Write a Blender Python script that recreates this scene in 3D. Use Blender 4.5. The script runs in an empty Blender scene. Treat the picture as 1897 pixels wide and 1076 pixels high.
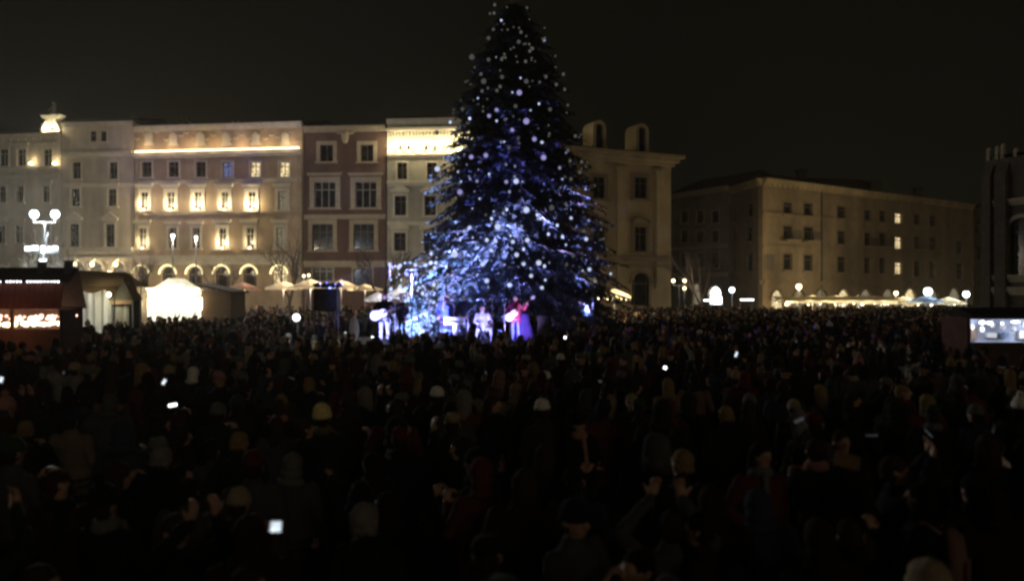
import bpy, bmesh, math, random
import numpy as np
from mathutils import Vector, Matrix, kdtree, noise as mnoise

random.seed(11)
R = random.Random(5)
C = bpy.context.scene.collection
PI = math.pi
SC = bpy.context.scene

# ------------------------------------------------------------------ camera
CAMZ = 3.1
F = 1489.0
cam_d = bpy.data.cameras.new('camera')
cam = bpy.data.objects.new('camera', cam_d); C.objects.link(cam)
cam.location = (0, 0, CAMZ)
cam.rotation_euler = (math.radians(90), 0, 0)
cam_d.sensor_width = 36
cam_d.lens = 36 * F / 1897
cam_d.clip_end = 2000
cam_d.dof.use_dof = True
cam_d.dof.focus_distance = 55.0
cam_d.dof.aperture_fstop = 1.0
SC.camera = cam

# ------------------------------------------------------------------ night sky
SUN_EL, SUN_AZ = math.radians(24), math.radians(204)
w = bpy.data.worlds.new('World'); SC.world = w; w.use_nodes = True
nt = w.node_tree; nt.nodes.clear()
out = nt.nodes.new('ShaderNodeOutputWorld')
sky = nt.nodes.new('ShaderNodeTexSky'); sky.sky_type = 'NISHITA'; sky.sun_disc = False
sky.sun_elevation = SUN_EL; sky.sun_rotation = SUN_AZ
bg1 = nt.nodes.new('ShaderNodeBackground'); bg1.inputs['Strength'].default_value = 0.00004
nt.links.new(sky.outputs[0], bg1.inputs['Color'])
bg2 = nt.nodes.new('ShaderNodeBackground')                       # town glow on the low cloud
nz = nt.nodes.new('ShaderNodeTexNoise'); nz.inputs['Scale'].default_value = 2.2; nz.inputs['Detail'].default_value = 4
rp = nt.nodes.new('ShaderNodeValToRGB')
rp.color_ramp.elements[0].position = 0.3; rp.color_ramp.elements[0].color = (0.0045, 0.0041, 0.0024, 1)
rp.color_ramp.elements[1].position = 0.75; rp.color_ramp.elements[1].color = (0.0065, 0.0058, 0.0035, 1)
tcw = nt.nodes.new('ShaderNodeTexCoord')
nt.links.new(tcw.outputs['Generated'], nz.inputs['Vector'])
nt.links.new(nz.outputs[0], rp.inputs[0]); nt.links.new(rp.outputs[0], bg2.inputs['Color'])
bg2.inputs['Strength'].default_value = 0.72
add = nt.nodes.new('ShaderNodeAddShader')
nt.links.new(bg1.outputs[0], add.inputs[0]); nt.links.new(bg2.outputs[0], add.inputs[1])
nt.links.new(add.outputs[0], out.inputs[0])

sd = bpy.data.lights.new('sun', 'SUN'); sd.energy = 0.115; sd.angle = math.radians(22); sd.color = (1.0, 0.80, 0.54)
so = bpy.data.objects.new('sun', sd); C.objects.link(so)
so.rotation_euler = Vector((-0.42, 1.0, -0.40)).to_track_quat('-Z', 'Y').to_euler()

vs = SC.view_settings
SC.display_settings.display_device = 'sRGB'
vs.view_transform = 'Standard'; vs.look = 'None'; vs.gamma = 1.0; vs.exposure = 0.0
vs.use_curve_mapping = False
SC.render.engine = 'CYCLES'
cy = SC.cycles
cy.max_bounces = 3; cy.diffuse_bounces = 2; cy.glossy_bounces = 2; cy.transmission_bounces = 2; cy.transparent_max_bounces = 4
cy.caustics_reflective = False; cy.caustics_refractive = False
cy.sample_clamp_indirect = 1.5
cy.use_denoising = True
cy.use_light_tree = True
cy.filter_width = 2.7

# ------------------------------------------------------------------ helpers
def P(px, py, d):
    return Vector(((px - 948.5) / F * d, d, CAMZ - (py - 538) / F * d))
def X(px, d): return (px - 948.5) / F * d
def Z(py, d): return CAMZ - (py - 538) / F * d

class MB:
    def __init__(s): s.v = []; s.f = []; s.m = []
    def add(s, vs, fs, mi=0):
        o = len(s.v); s.v.extend([tuple(v) for v in vs])
        s.f.extend([tuple(i + o for i in f) for f in fs]); s.m.extend([mi] * len(fs))
    def box(s, x0, x1, y0, y1, z0, z1, mi=0, M=None):
        vs = [Vector(p) for p in ((x0,y0,z0),(x1,y0,z0),(x1,y1,z0),(x0,y1,z0),(x0,y0,z1),(x1,y0,z1),(x1,y1,z1),(x0,y1,z1))]
        if M is not None: vs = [M @ v for v in vs]
        s.add(vs, [(0,3,2,1),(4,5,6,7),(0,1,5,4),(1,2,6,5),(2,3,7,6),(3,0,4,7)], mi)
    def quad(s, a, b, c, d, mi=0): s.add([a, b, c, d], [(0,1,2,3)], mi)
    def tri(s, a, b, c, mi=0): s.add([a, b, c], [(0,1,2)], mi)
    def frame(s, a, b):
        z = (Vector(b) - Vector(a)); L = z.length; z = z.normalized() if L > 1e-9 else Vector((0,0,1))
        x = z.orthogonal().normalized(); y = z.cross(x)
        return x, y, z, L
    def tube(s, a, b, ra, rb=None, n=8, mi=0, caps=True):
        rb = ra if rb is None else rb
        a = Vector(a); b = Vector(b); x, y, z, L = s.frame(a, b)
        vs = []
        for c, r in ((a, ra), (b, rb)):
            for i in range(n):
                t = 2*PI*i/n; vs.append(c + x*math.cos(t)*r + y*math.sin(t)*r)
        fs = [(i, (i+1)%n, n+(i+1)%n, n+i) for i in range(n)]
        if caps: fs += [tuple(range(n))[::-1], tuple(range(n, 2*n))]
        s.add(vs, fs, mi)
    def path(s, pts, r, n=6, mi=0):
        for i in range(len(pts)-1):
            ra = r[i] if isinstance(r, (list, tuple)) else r
            rb = r[i+1] if isinstance(r, (list, tuple)) else r
            s.tube(pts[i], pts[i+1], ra, rb, n, mi)
    def capsule(s, a, b, ra, rb, n=12, mi=0, k=4):
        a = Vector(a); b = Vector(b); x, y, z, L = s.frame(a, b)
        prof = [(a - z*ra*math.cos(PI/2*j/k), ra*math.sin(PI/2*j/k)) for j in range(k+1)]
        prof += [(b + z*rb*math.sin(PI/2*j/k), rb*math.cos(PI/2*j/k)) for j in range(k+1)]
        s.rings([(c, x*max(r, 1e-4), y*max(r, 1e-4)) for c, r in prof], n, mi)
    def rings(s, rs, n=12, mi=0):
        vs = []
        for c, x, y in rs:
            for i in range(n):
                t = 2*PI*i/n; vs.append(Vector(c) + Vector(x)*math.cos(t) + Vector(y)*math.sin(t))
        fs = []
        for j in range(len(rs)-1):
            for i in range(n):
                fs.append((j*n+i, j*n+(i+1)%n, (j+1)*n+(i+1)%n, (j+1)*n+i))
        fs += [tuple(range(n))[::-1], tuple(range((len(rs)-1)*n, len(rs)*n))]
        s.add(vs, fs, mi)
    def loft(s, rows, n=20, mi=0):     # rows: z, cx, cy, rx, ry
        s.rings([((cx, cy, z), (rx, 0, 0), (0, ry, 0)) for z, cx, cy, rx, ry in rows], n, mi)
    def ell(s, c, r, n=14, k=8, mi=0, M=None):
        c = Vector(c); M = M or Matrix.Identity(3)
        rs = []
        for j in range(k+1):
            t = -PI/2 + PI*j/k
            cr = max(math.cos(t), 0.01)
            rs.append((c + M @ Vector((0, 0, r[2]*math.sin(t))), M @ Vector((r[0]*cr, 0, 0)), M @ Vector((0, r[1]*cr, 0))))
        s.rings(rs, n, mi)
    def mesh(s, name, mats, smooth=False):
        me = bpy.data.meshes.new(name)
        me.from_pydata(s.v, [], s.f)
        if not isinstance(mats, (list, tuple)): mats = [mats]
        for m in mats: me.materials.append(m)
        if len(mats) > 1: me.polygons.foreach_set('material_index', s.m)
        if smooth: me.polygons.foreach_set('use_smooth', [True]*len(me.polygons))
        me.update()
        return me
    def build(s, name, mats, parent=None, loc=(0,0,0), smooth=False, M=None):
        return put(name, s.mesh(name, mats, smooth), parent, loc, M)

def put(name, me, parent=None, loc=(0,0,0), M=None):
    o = bpy.data.objects.new(name, me); C.objects.link(o)
    if parent is not None: o.parent = parent
    if M is not None: o.matrix_local = M
    else: o.location = loc
    return o
def tag(o, label=None, cat=None, group=None, kind=None):
    if label: o['label'] = label
    if cat: o['category'] = cat
    if group: o['group'] = group
    if kind: o['kind'] = kind
    return o
def thing(name, label, cat, loc=(0,0,0), rz=0, group=None):
    o = bpy.data.objects.new(name, None); C.objects.link(o)
    o.location = loc; o.rotation_euler = (0, 0, rz); o.empty_display_size = 0.3
    return tag(o, label, cat, group)
def copy_tree(o, parent=None):
    c = o.copy(); C.objects.link(c); c.parent = parent
    for ch in o.children: copy_tree(ch, c)
    return c
def light(kind, loc, power, color, parent=None, radius=0.1, target=None, angle=60, blend=0.4, name='lamp_light'):
    l = bpy.data.lights.new(name, kind); l.energy = power; l.color = color
    if kind in ('POINT', 'SPOT'): l.shadow_soft_size = radius
    if kind == 'SPOT': l.spot_size = math.radians(angle); l.spot_blend = blend
    o = bpy.data.objects.new(name, l); C.objects.link(o)
    if parent is not None: o.parent = parent
    o.location = loc
    if target is not None:
        o.rotation_euler = (Vector(target) - Vector(loc)).to_track_quat('-Z', 'Y').to_euler()
    return o

# ------------------------------------------------------------------ materials
def mat(name, col, rough=0.85, var=0.25, scale=3.0, bump=0.0, metal=0.0, detail=5, objcol=False, spec=0.3, brick=None, scale2=None):
    m = bpy.data.materials.new(name); m.use_nodes = True
    t = m.node_tree; b = t.nodes['Principled BSDF']
    b.inputs['Roughness'].default_value = rough; b.inputs['Metallic'].default_value = metal
    b.inputs['Specular IOR Level'].default_value = spec
    tc = t.nodes.new('ShaderNodeTexCoord')
    n = t.nodes.new('ShaderNodeTexNoise'); n.inputs['Scale'].default_value = scale; n.inputs['Detail'].default_value = detail
    t.links.new(tc.outputs['Object'], n.inputs['Vector'])
    mr = t.nodes.new('ShaderNodeMapRange'); mr.inputs[1].default_value = 0.25; mr.inputs[2].default_value = 0.75
    mr.inputs[3].default_value = 1 - var; mr.inputs[4].default_value = 1 + var * 0.6
    t.links.new(n.outputs[0], mr.inputs[0])
    mx = t.nodes.new('ShaderNodeMix'); mx.data_type = 'RGBA'; mx.blend_type = 'MULTIPLY'; mx.inputs[0].default_value = 1
    if objcol:
        oi = t.nodes.new('ShaderNodeObjectInfo'); t.links.new(oi.outputs['Color'], mx.inputs[6])
    elif brick:
        bk = t.nodes.new('ShaderNodeTexBrick'); bk.inputs['Scale'].default_value = brick
        bk.inputs['Color1'].default_value = (*col, 1); bk.inputs['Color2'].default_value = (*[c*0.7 for c in col], 1)
        bk.inputs['Mortar'].default_value = (*[c*0.55+0.02 for c in col], 1)
        mp = t.nodes.new('ShaderNodeMapping'); mp.inputs['Rotation'].default_value = (PI/2, 0, 0)
        t.links.new(tc.outputs['Object'], mp.inputs[0]); t.links.new(mp.outputs[0], bk.inputs['Vector'])
        t.links.new(bk.outputs[0], mx.inputs[6])
    else:
        mx.inputs[6].default_value = (*col, 1)
    t.links.new(mr.outputs[0], mx.inputs[7])
    last = mx.outputs[2]
    if scale2:                                     # big vertical weather stains
        mp2 = t.nodes.new('ShaderNodeMapping'); mp2.inputs['Scale'].default_value = (1.2, 1.2, 0.25)
        n2 = t.nodes.new('ShaderNodeTexNoise'); n2.inputs['Scale'].default_value = scale2; n2.inputs['Detail'].default_value = 6
        t.links.new(tc.outputs['Object'], mp2.inputs[0]); t.links.new(mp2.outputs[0], n2.inputs['Vector'])
        r2 = t.nodes.new('ShaderNodeMapRange'); r2.inputs[1].default_value = 0.35; r2.inputs[2].default_value = 0.7
        r2.inputs[3].default_value = 0.68; r2.inputs[4].default_value = 1.1
        t.links.new(n2.outputs[0], r2.inputs[0])
        m2 = t.nodes.new('ShaderNodeMix'); m2.data_type = 'RGBA'; m2.blend_type = 'MULTIPLY'; m2.inputs[0].default_value = 1
        t.links.new(last, m2.inputs[6]); t.links.new(r2.outputs[0], m2.inputs[7]); last = m2.outputs[2]
    t.links.new(last, b.inputs['Base Color'])
    if bump:
        bp = t.nodes.new('ShaderNodeBump'); bp.inputs['Strength'].default_value = bump; bp.inputs['Distance'].default_value = 0.03
        t.links.new(n.outputs[0], bp.inputs['Height']); t.links.new(bp.outputs[0], b.inputs['Normal'])
    return m
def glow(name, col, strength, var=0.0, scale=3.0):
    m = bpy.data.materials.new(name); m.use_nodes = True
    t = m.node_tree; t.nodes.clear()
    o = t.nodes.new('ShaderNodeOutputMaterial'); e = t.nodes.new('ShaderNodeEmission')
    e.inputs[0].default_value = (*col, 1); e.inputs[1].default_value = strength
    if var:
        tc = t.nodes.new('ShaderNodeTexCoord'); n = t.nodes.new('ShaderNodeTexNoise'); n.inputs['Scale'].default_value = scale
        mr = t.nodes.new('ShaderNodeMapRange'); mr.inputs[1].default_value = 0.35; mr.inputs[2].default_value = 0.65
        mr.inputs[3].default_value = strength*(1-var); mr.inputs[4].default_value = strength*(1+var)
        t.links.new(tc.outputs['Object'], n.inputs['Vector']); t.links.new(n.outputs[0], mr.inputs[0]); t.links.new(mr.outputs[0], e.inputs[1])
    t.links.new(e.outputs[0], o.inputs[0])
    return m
def fabric(name, col, trans=0.5):
    m = bpy.data.materials.new(name); m.use_nodes = True
    t = m.node_tree; t.nodes.clear()
    o = t.nodes.new('ShaderNodeOutputMaterial'); d = t.nodes.new('ShaderNodeBsdfDiffuse'); tr = t.nodes.new('ShaderNodeBsdfTranslucent')
    tc = t.nodes.new('ShaderNodeTexCoord'); n = t.nodes.new('ShaderNodeTexNoise'); n.inputs['Scale'].default_value = 1.5; n.inputs['Detail'].default_value = 5
    r = t.nodes.new('ShaderNodeValToRGB'); r.color_ramp.elements[0].position = 0.3; r.color_ramp.elements[1].position = 0.7
    r.color_ramp.elements[0].color = (*[c*0.7 for c in col], 1); r.color_ramp.elements[1].color = (*col, 1)
    t.links.new(tc.outputs['Object'], n.inputs['Vector']); t.links.new(n.outputs[0], r.inputs[0])
    mx = t.nodes.new('ShaderNodeMixShader'); mx.inputs[0].default_value = trans
    t.links.new(r.outputs[0], d.inputs[0]); t.links.new(r.outputs[0], tr.inputs[0])
    t.links.new(d.outputs[0], mx.inputs[1]); t.links.new(tr.outputs[0], mx.inputs[2]); t.links.new(mx.outputs[0], o.inputs[0])
    return m

M_ = {
 'paving': mat('paving', (0.10, 0.095, 0.085), 0.6, 0.4, 1.2, 0.3, brick=1.1),
 'cream': mat('cream_plaster', (0.52, 0.44, 0.34), 0.9, 0.15, 1.0, 0.1, scale2=0.5),
 'creamlite': mat('pale_plaster', (0.58, 0.50, 0.40), 0.9, 0.15, 1.0, 0.1, scale2=0.5),
 'tan': mat('tan_plaster', (0.43, 0.32, 0.215), 0.9, 0.2, 1.0, 0.1, scale2=0.4),
 'brown': mat('brown_plaster', (0.13, 0.078, 0.062), 0.9, 0.25, 1.0, 0.1, scale2=0.5),
 'olive': mat('grey_green_plaster', (0.42, 0.385, 0.30), 0.9, 0.2, 1.0, 0.1, scale2=0.5),
 'ochre': mat('ochre_plaster', (0.40, 0.30, 0.17), 0.9, 0.2, 0.8, 0.1, scale2=0.4),
 'ochredark': mat('dark_ochre_plaster', (0.24, 0.175, 0.105), 0.9, 0.25, 0.8, 0.1, scale2=0.4),
 'greyplaster': mat('grey_plaster', (0.22, 0.19, 0.15), 0.9, 0.25, 0.8, 0.1, scale2=0.4),
 'stone': mat('trim_stone', (0.52, 0.47, 0.37), 0.85, 0.2, 2.0, 0.1),
 'stonedark': mat('weathered_trim', (0.34, 0.28, 0.20), 0.85, 0.25, 2.0, 0.1),
 'brick': mat('dark_brick', (0.10, 0.078, 0.062), 0.9, 0.3, 1.5, 0.2, brick=2.5),
 'roof': mat('roof_tiles', (0.03, 0.022, 0.018), 0.9, 0.4, 3.0, 0.4),
 'roofmetal': mat('roof_metal', (0.10, 0.09, 0.08), 0.6, 0.3, 2.0, 0.1),
 'frame': mat('window_paint', (0.30, 0.27, 0.22), 0.6, 0.15, 4.0),
 'framedark': mat('dark_window_paint', (0.10, 0.08, 0.06), 0.6, 0.15, 4.0),
 'pane': mat('dark_glass', (0.015, 0.015, 0.018), 0.12, 0.3, 1.0, spec=0.5),
 'litpane': glow('lit_room', (1.0, 0.78, 0.42), 0.9, 0.65, 4.0),
 'litcool': glow('dim_blue_room', (0.45, 0.5, 1.0), 0.25, 0.6, 5.0),
 'litfaint': glow('faint_screen', (0.75, 0.82, 0.9), 0.05, 0.4, 30.0),
 'litpale': glow('pale_room', (1.0, 0.85, 0.55), 0.18, 0.6, 5.0),
 'metal': mat('painted_steel', (0.06, 0.06, 0.065), 0.45, 0.3, 6, metal=0.6),
 'pole': mat('galvanised_steel', (0.35, 0.36, 0.38), 0.4, 0.2, 6, metal=0.7),
 'wood': mat('dark_wood', (0.08, 0.05, 0.03), 0.8, 0.4, 5, 0.3),
 'redwood': mat('red_painted_wood', (0.13, 0.042, 0.03), 0.75, 0.35, 3, 0.3),
 'brownfab': fabric('brown_canvas', (0.24, 0.16, 0.09), 0.15),
 'darkfab': fabric('dark_canvas', (0.06, 0.055, 0.045), 0.05),
 'whitefab': fabric('white_canvas', (0.78, 0.76, 0.68), 0.5),
 'creamfab': fabric('cream_canvas', (0.62, 0.54, 0.40), 0.5),
 'redfab': fabric('faded_red_canvas', (0.36, 0.26, 0.20), 0.45),
 'bluefab': fabric('blue_grey_canvas', (0.30, 0.42, 0.62), 0.4),
 'bulb_warm': glow('warm_bulb', (1.0, 0.82, 0.48), 9),
 'bulb_led': glow('led_rope', (1.0, 0.80, 0.42), 4.5),
 'bulb_pink': glow('pinkish_bulb', (1.0, 0.52, 0.38), 5),
 'bulb_white': glow('white_bulb', (0.95, 0.97, 1.0), 7),
 'bulb_arch': glow('arch_rope', (1.0, 0.84, 0.40), 2.2, 0.3, 2.0),
 'globe_warm': glow('warm_globe', (1.0, 0.80, 0.42), 6),
 'globe_cool': glow('cool_globe', (0.80, 0.95, 1.0), 9),
 'screen': glow('phone_screen', (0.80, 0.92, 1.0), 1.0, 0.3, 25.0),
 'torch': glow('phone_torch', (0.95, 0.97, 1.0), 5),
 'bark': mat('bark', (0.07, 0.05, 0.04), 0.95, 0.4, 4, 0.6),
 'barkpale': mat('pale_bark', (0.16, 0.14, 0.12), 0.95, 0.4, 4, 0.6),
 'needles': mat('fir_needles', (0.048, 0.068, 0.072), 0.75, 0.5, 1.5, detail=3),
 'stage': mat('stage_boards', (0.04, 0.04, 0.045), 0.6, 0.3, 3),
 'skirt': mat('stage_cloth', (0.012, 0.012, 0.014), 0.95, 0.3, 3),
 'coat': mat('coat_cloth', (1, 1, 1), 0.9, 0.3, 6, 0.4, objcol=True, spec=0.15),
 'knit': mat('knitted_wool', (1, 1, 1), 0.95, 0.25, 30, 0.8, objcol=True, spec=0.1),
 'trousers': mat('dark_denim', (0.02, 0.022, 0.03), 0.9, 0.3, 8, 0.3),
 'skin': mat('skin', (0.42, 0.25, 0.18), 0.55, 0.1, 8),
 'hairback': mat('dark_hair', (0.022, 0.014, 0.010), 0.8, 0.3, 30),
 'shoe': mat('shoe_leather', (0.02, 0.016, 0.014), 0.5, 0.3, 8),
 'eye': mat('eye_white', (0.5, 0.48, 0.46), 0.3, 0.05, 8),
 'lip': mat('lips', (0.35, 0.12, 0.10), 0.5, 0.1, 8),
 'plastic': mat('black_plastic', (0.02, 0.02, 0.022), 0.45, 0.2, 8),
 'whiteplastic': mat('white_lacquer', (0.75, 0.76, 0.8), 0.3, 0.08, 8, spec=0.5),
 'paper': mat('white_paper', (0.7, 0.7, 0.66), 0.8, 0.1, 8),
}
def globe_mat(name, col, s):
    return glow(name, col, s, 0.25, 6.0)  # stage light and shade on the white globes, put in as emission
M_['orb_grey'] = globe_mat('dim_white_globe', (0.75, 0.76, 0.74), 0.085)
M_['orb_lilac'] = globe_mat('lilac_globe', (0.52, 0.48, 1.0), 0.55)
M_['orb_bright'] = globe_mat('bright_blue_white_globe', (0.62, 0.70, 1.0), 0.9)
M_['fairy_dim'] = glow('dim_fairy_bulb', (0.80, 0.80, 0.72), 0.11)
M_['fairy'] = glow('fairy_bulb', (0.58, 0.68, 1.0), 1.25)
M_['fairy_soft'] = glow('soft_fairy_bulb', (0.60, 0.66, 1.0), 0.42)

# ------------------------------------------------------------------ ground
g = MB(); g.quad((-590, -190, 0), (590, -190, 0), (590, 890, 0), (-590, 890, 0))
tag(g.build('ground', M_['paving']), kind='structure')

# thin cold night haze over the square
hb = MB(); hb.box(-600, 600, -200, 900, -1.0, 24.5)
hm = bpy.data.materials.new('haze_air'); hm.use_nodes = True; t_ = hm.node_tree; t_.nodes.clear()
o_ = t_.nodes.new('ShaderNodeOutputMaterial'); v_ = t_.nodes.new('ShaderNodeVolumePrincipled')
v_.inputs['Color'].default_value = (0.92, 0.86, 0.74, 1); v_.inputs['Density'].default_value = 0.00036; v_.inputs['Anisotropy'].default_value = 0.6
t_.links.new(v_.outputs[0], o_.inputs['Volume'])
tag(hb.build('haze', hm), kind='stuff')

# ------------------------------------------------------------------ buildings
class Facade:
    """front wall between two points given as (pixel column, depth); local x runs along it, local y goes inwards"""
    def __init__(s, root, a, b, H, depth=12):
        s.root = root
        s.A = Vector((X(*a), a[1], 0)); s.B = Vector((X(*b), b[1], 0))
        s.W = (s.B - s.A).length; s.H = H; s.depth = depth
        ang = math.atan2(s.B.y - s.A.y, s.B.x - s.A.x)
        s.world = Matrix.Translation(s.A) @ Matrix.Rotation(ang, 4, 'Z')
        s.M = Matrix.Translation(s.A - root.location) @ Matrix.Rotation(ang, 4, 'Z')
        s.open = []; s.wins = []
        s.cache = {}
    def uz(s, px, py):
        dx = (px - 948.5) / F
        d = s.B - s.A
        # A + t d = y*(dx,1)
        t = (dx * s.A.y - s.A.x) / (d.x - dx * d.y)
        y = s.A.y + t * d.y
        return t * s.W, CAMZ - (py - 538) / F * y, y
    def part(s, mb, name, m, smooth=False):
        return mb.build(name, m, s.root, M=s.M, smooth=smooth)
    def window(s, px, py, wpx, hpx, pane='pane', mull=1, transom=True, sur=0.18, lintel=0, sill=True, fm='frame', sm='stone', arch=False, balcony=False, lamp=None, ped=False):
        u, z, y = s.uz(px, py); w = s.uz(px+wpx/2, py)[0] - s.uz(px-wpx/2, py)[0]; h = hpx / F * y
        if u - w/2 < 0.15 or u + w/2 > s.W - 0.15: return None
        u0, u1, z0, z1 = u - w/2, u + w/2, z - h/2, z + h/2
        s.open.append((u0, u1, z0, z1, arch))
        Mw = s.M @ Matrix.Translation((u, 0, z0))
        fr = MB(); t = 0.07; y0, y1 = 0.16, 0.24
        fr.box(-w/2, -w/2+t, y0, y1, 0, h); fr.box(w/2-t, w/2, y0, y1, 0, h)
        fr.box(-w/2+t, w/2-t, y0, y1, 0, t); fr.box(-w/2+t, w/2-t, y0, y1, h-t, h)
        for k in range(mull):
            xx = -w/2 + w*(k+1)/(mull+1); fr.box(xx-0.045, xx+0.045, y0+.005, y1-.005, t, h-t)
        if transom: fr.box(-w/2+t, w/2-t, y0+.01, y1-.01, h*0.68, h*0.68+0.08)
        win = fr.build('window', M_[fm], s.root, M=Mw)
        pn = MB(); pn.box(-w/2+t, w/2-t, 0.20, 0.22, t, h-t); pn.build('pane', M_[pane], win)
        if sur:
            sb = MB(); q = sur
            sb.box(-w/2-q, -w/2, -0.07, 0.05, -0.02, h+q); sb.box(w/2, w/2+q, -0.07, 0.05, -0.02, h+q)
            sb.box(-w/2, w/2, -0.07, 0.05, h, h+q)
            if arch == 'top':
                pass
            sb.build('surround', M_[sm], win)
        if sill:
            sb = MB(); sb.box(-w/2-sur-0.1, w/2+sur+0.1, -0.2, 0.12, -0.18, -0.02); sb.build('sill', M_[sm], win)
        if lintel:
            sb = MB(); a = w/2 + sur + 0.15
            sb.box(-a, a, -0.16, 0.0, h+sur+0.12, h+sur+0.3); sb.box(-a-0.1, a+0.1, -0.3, 0.0, h+sur+0.3, h+sur+0.3+lintel)
            if ped:
                top = h+sur+0.3+lintel
                sb.add([(-a,-0.25,top),(a,-0.25,top),(0,-0.25,top+0.6),(-a,0,top),(a,0,top),(0,0,top+0.6)], [(0,1,2),(3,5,4),(0,2,5,3),(1,4,5,2),(0,3,4,1)])
            sb.build('lintel', M_[sm], win)
        if ped == 'arch':
            ab = MB(); n = 10; a = w/2+0.4
            for i in range(n):
                t0, t1 = PI*i/n, PI*(i+1)/n
                for_r = [(a, t0), (a, t1), (a-0.22, t1), (a-0.22, t0)]
                pts = [(r*math.cos(t), -0.22, h+0.35+0.55*r*math.sin(t)) for r, t in for_r]
                ab.add(pts + [(p[0], 0, p[2]) for p in pts], [(0,1,2,3),(7,6,5,4),(0,4,5,1),(1,5,6,2),(2,6,7,3),(3,7,4,0)])
            ab.build('arched_hood', M_[sm], win)
        if balcony:
            bb = MB(); a = w/2+0.5
            bb.box(-a, a, -0.9, 0, -0.25, -0.1); bb.build('balcony_slab', M_[sm], win)
            rb = MB(); rb.box(-a, a, -0.9, -0.86, 0.85, 0.92)
            k = int(2*a/0.16)
            for i in range(k+1): rb.box(-a+i*2*a/k-0.012, -a+i*2*a/k+0.012, -0.89, -0.865, -0.1, 0.85)
            rb.build('railing', M_['metal'], win)
        if lamp:
            power, col = lamp
            lb = MB(); lb.box(-0.1, 0.1, -0.18, -0.02, -0.015, 0.07); lb.ell((0, -0.12, 0.08), (0.07, 0.05, 0.04), 8, 4)
            lb.build('uplight', M_['bulb_warm'], win)
            light('POINT', (0, -0.42, 0.62), power*4.0, col, win, 0.12, name='window_uplight')
        return win
    def wall(s, m, thick=None):
        us = {0.0, s.W}; zs = {0.0, s.H}
        for u0, u1, z0, z1, ar in s.open: us |= {u0, u1}; zs |= {z0, z1}
        us = sorted(us); zs = sorted(zs); mb = MB()
        idx = {}
        def vid(i, j):
            if (i, j) not in idx: idx[(i, j)] = len(mb.v); mb.v.append((us[i], 0, zs[j]))
            return idx[(i, j)]
        for i in range(len(us)-1):
            for j in range(len(zs)-1):
                cu = (us[i]+us[i+1])/2; cz = (zs[j]+zs[j+1])/2
                if any(a < cu < b and c < cz < d for a, b, c, d, _ in s.open): continue
                mb.f.append((vid(i,j), vid(i+1,j), vid(i+1,j+1), vid(i,j+1))); mb.m.append(0)
        dp = 0.34
        for a, b, c, d, ar in s.open:
            mb.quad((a,0,c),(a,0,d),(a,dp,d),(a,dp,c)); mb.quad((b,0,c),(b,dp,c),(b,dp,d),(b,0,d))
            mb.quad((a,0,c),(a,dp,c),(b,dp,c),(b,0,c)); mb.quad((a,0,d),(b,0,d),(b,dp,d),(a,dp,d))
            mb.quad((a,dp,c),(a,dp,d),(b,dp,d),(b,dp,c))
            if ar:                                                  # fill the corners above the arch
                n = 8; r = (b-a)/2; cx = (a+b)/2; cz = d - r
                for k in range(n):
                    t0, t1 = PI*k/n, PI*(k+1)/n
                    p0 = (cx+r*math.cos(t0), cz+r*math.sin(t0)); p1 = (cx+r*math.cos(t1), cz+r*math.sin(t1))
                    mb.quad((p0[0], 0.003, p0[1]), (p0[0], 0.003, d), (p1[0], 0.003, d), (p1[0], 0.003, p1[1]))
                    mb.quad((p0[0], 0.003, p0[1]), (p1[0], 0.003, p1[1]), (p1[0], 0.3, p1[1]), (p0[0], 0.3, p0[1]))
        W, H, D = s.W, s.H, s.depth
        mb.quad((0,0,0),(0,0,H),(0,D,H),(0,D,0)); mb.quad((W,0,0),(W,D,0),(W,D,H),(W,0,H))
        mb.quad((0,D,0),(0,D,H),(W,D,H),(W,D,0)); mb.quad((0,0,H),(W,0,H),(W,D,H),(0,D,H))
        return s.part(mb, 'wall', m)
    def ledge(s, py, hgt=0.3, out=0.3, px=None, name='ledge', m='stone', at=None):
        z = s.uz(px if px is not None else s.px_mid, py)[1] if at is None else at
        mb = MB(); mb.box(0.02, s.W-0.02, -out, -0.002, z-hgt/2, z+hgt/2); mb.box(0.05, s.W-0.05, -out*0.55, -0.002, z-hgt/2-0.22, z-hgt/2)
        return s.part(mb, name, M_[m]), z
    def cornice(s, hgt=0.45, out=0.6, m='stone', over=0.0):
        mb = MB(); H = s.H
        mb.box(-over, s.W+over, -out, 0.1, H-0.002, H+hgt*0.5); mb.box(-over*0.7, s.W+over*0.7, -out*0.7, -0.003, H-hgt*0.5, H-0.004); mb.box(-over*.4, s.W+over*.4, -out*0.4, -0.003, H-hgt, H-hgt*0.5)
        # dentils
        n = int(s.W / 0.9)
        for i in range(n):
            u = (i+0.5)*s.W/n; mb.box(u-0.12, u+0.12, -out*0.62, -0.003, H-hgt*1.0, H-hgt*0.52)
        return s.part(mb, 'cornice', M_[m])
    def roof(s, rise=4.0, m='roof', over=0.4, frontrise=True):
        mb = MB(); W, H, D = s.W, s.H+0.24, s.depth
        a = [(-over*0.2,-over,H),(W+over*0.2,-over,H),(W+over*0.2,D*0.45,H+rise),(-over*0.2,D*0.45,H+rise),(W+over*0.2,D+over,H),(-over*0.2,D+over,H)]
        mb.add(a, [(0,1,2,3),(3,2,4,5),(0,3,5),(1,4,2),(0,5,4,1)])
        return s.part(mb, 'roof', M_[m])
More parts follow.
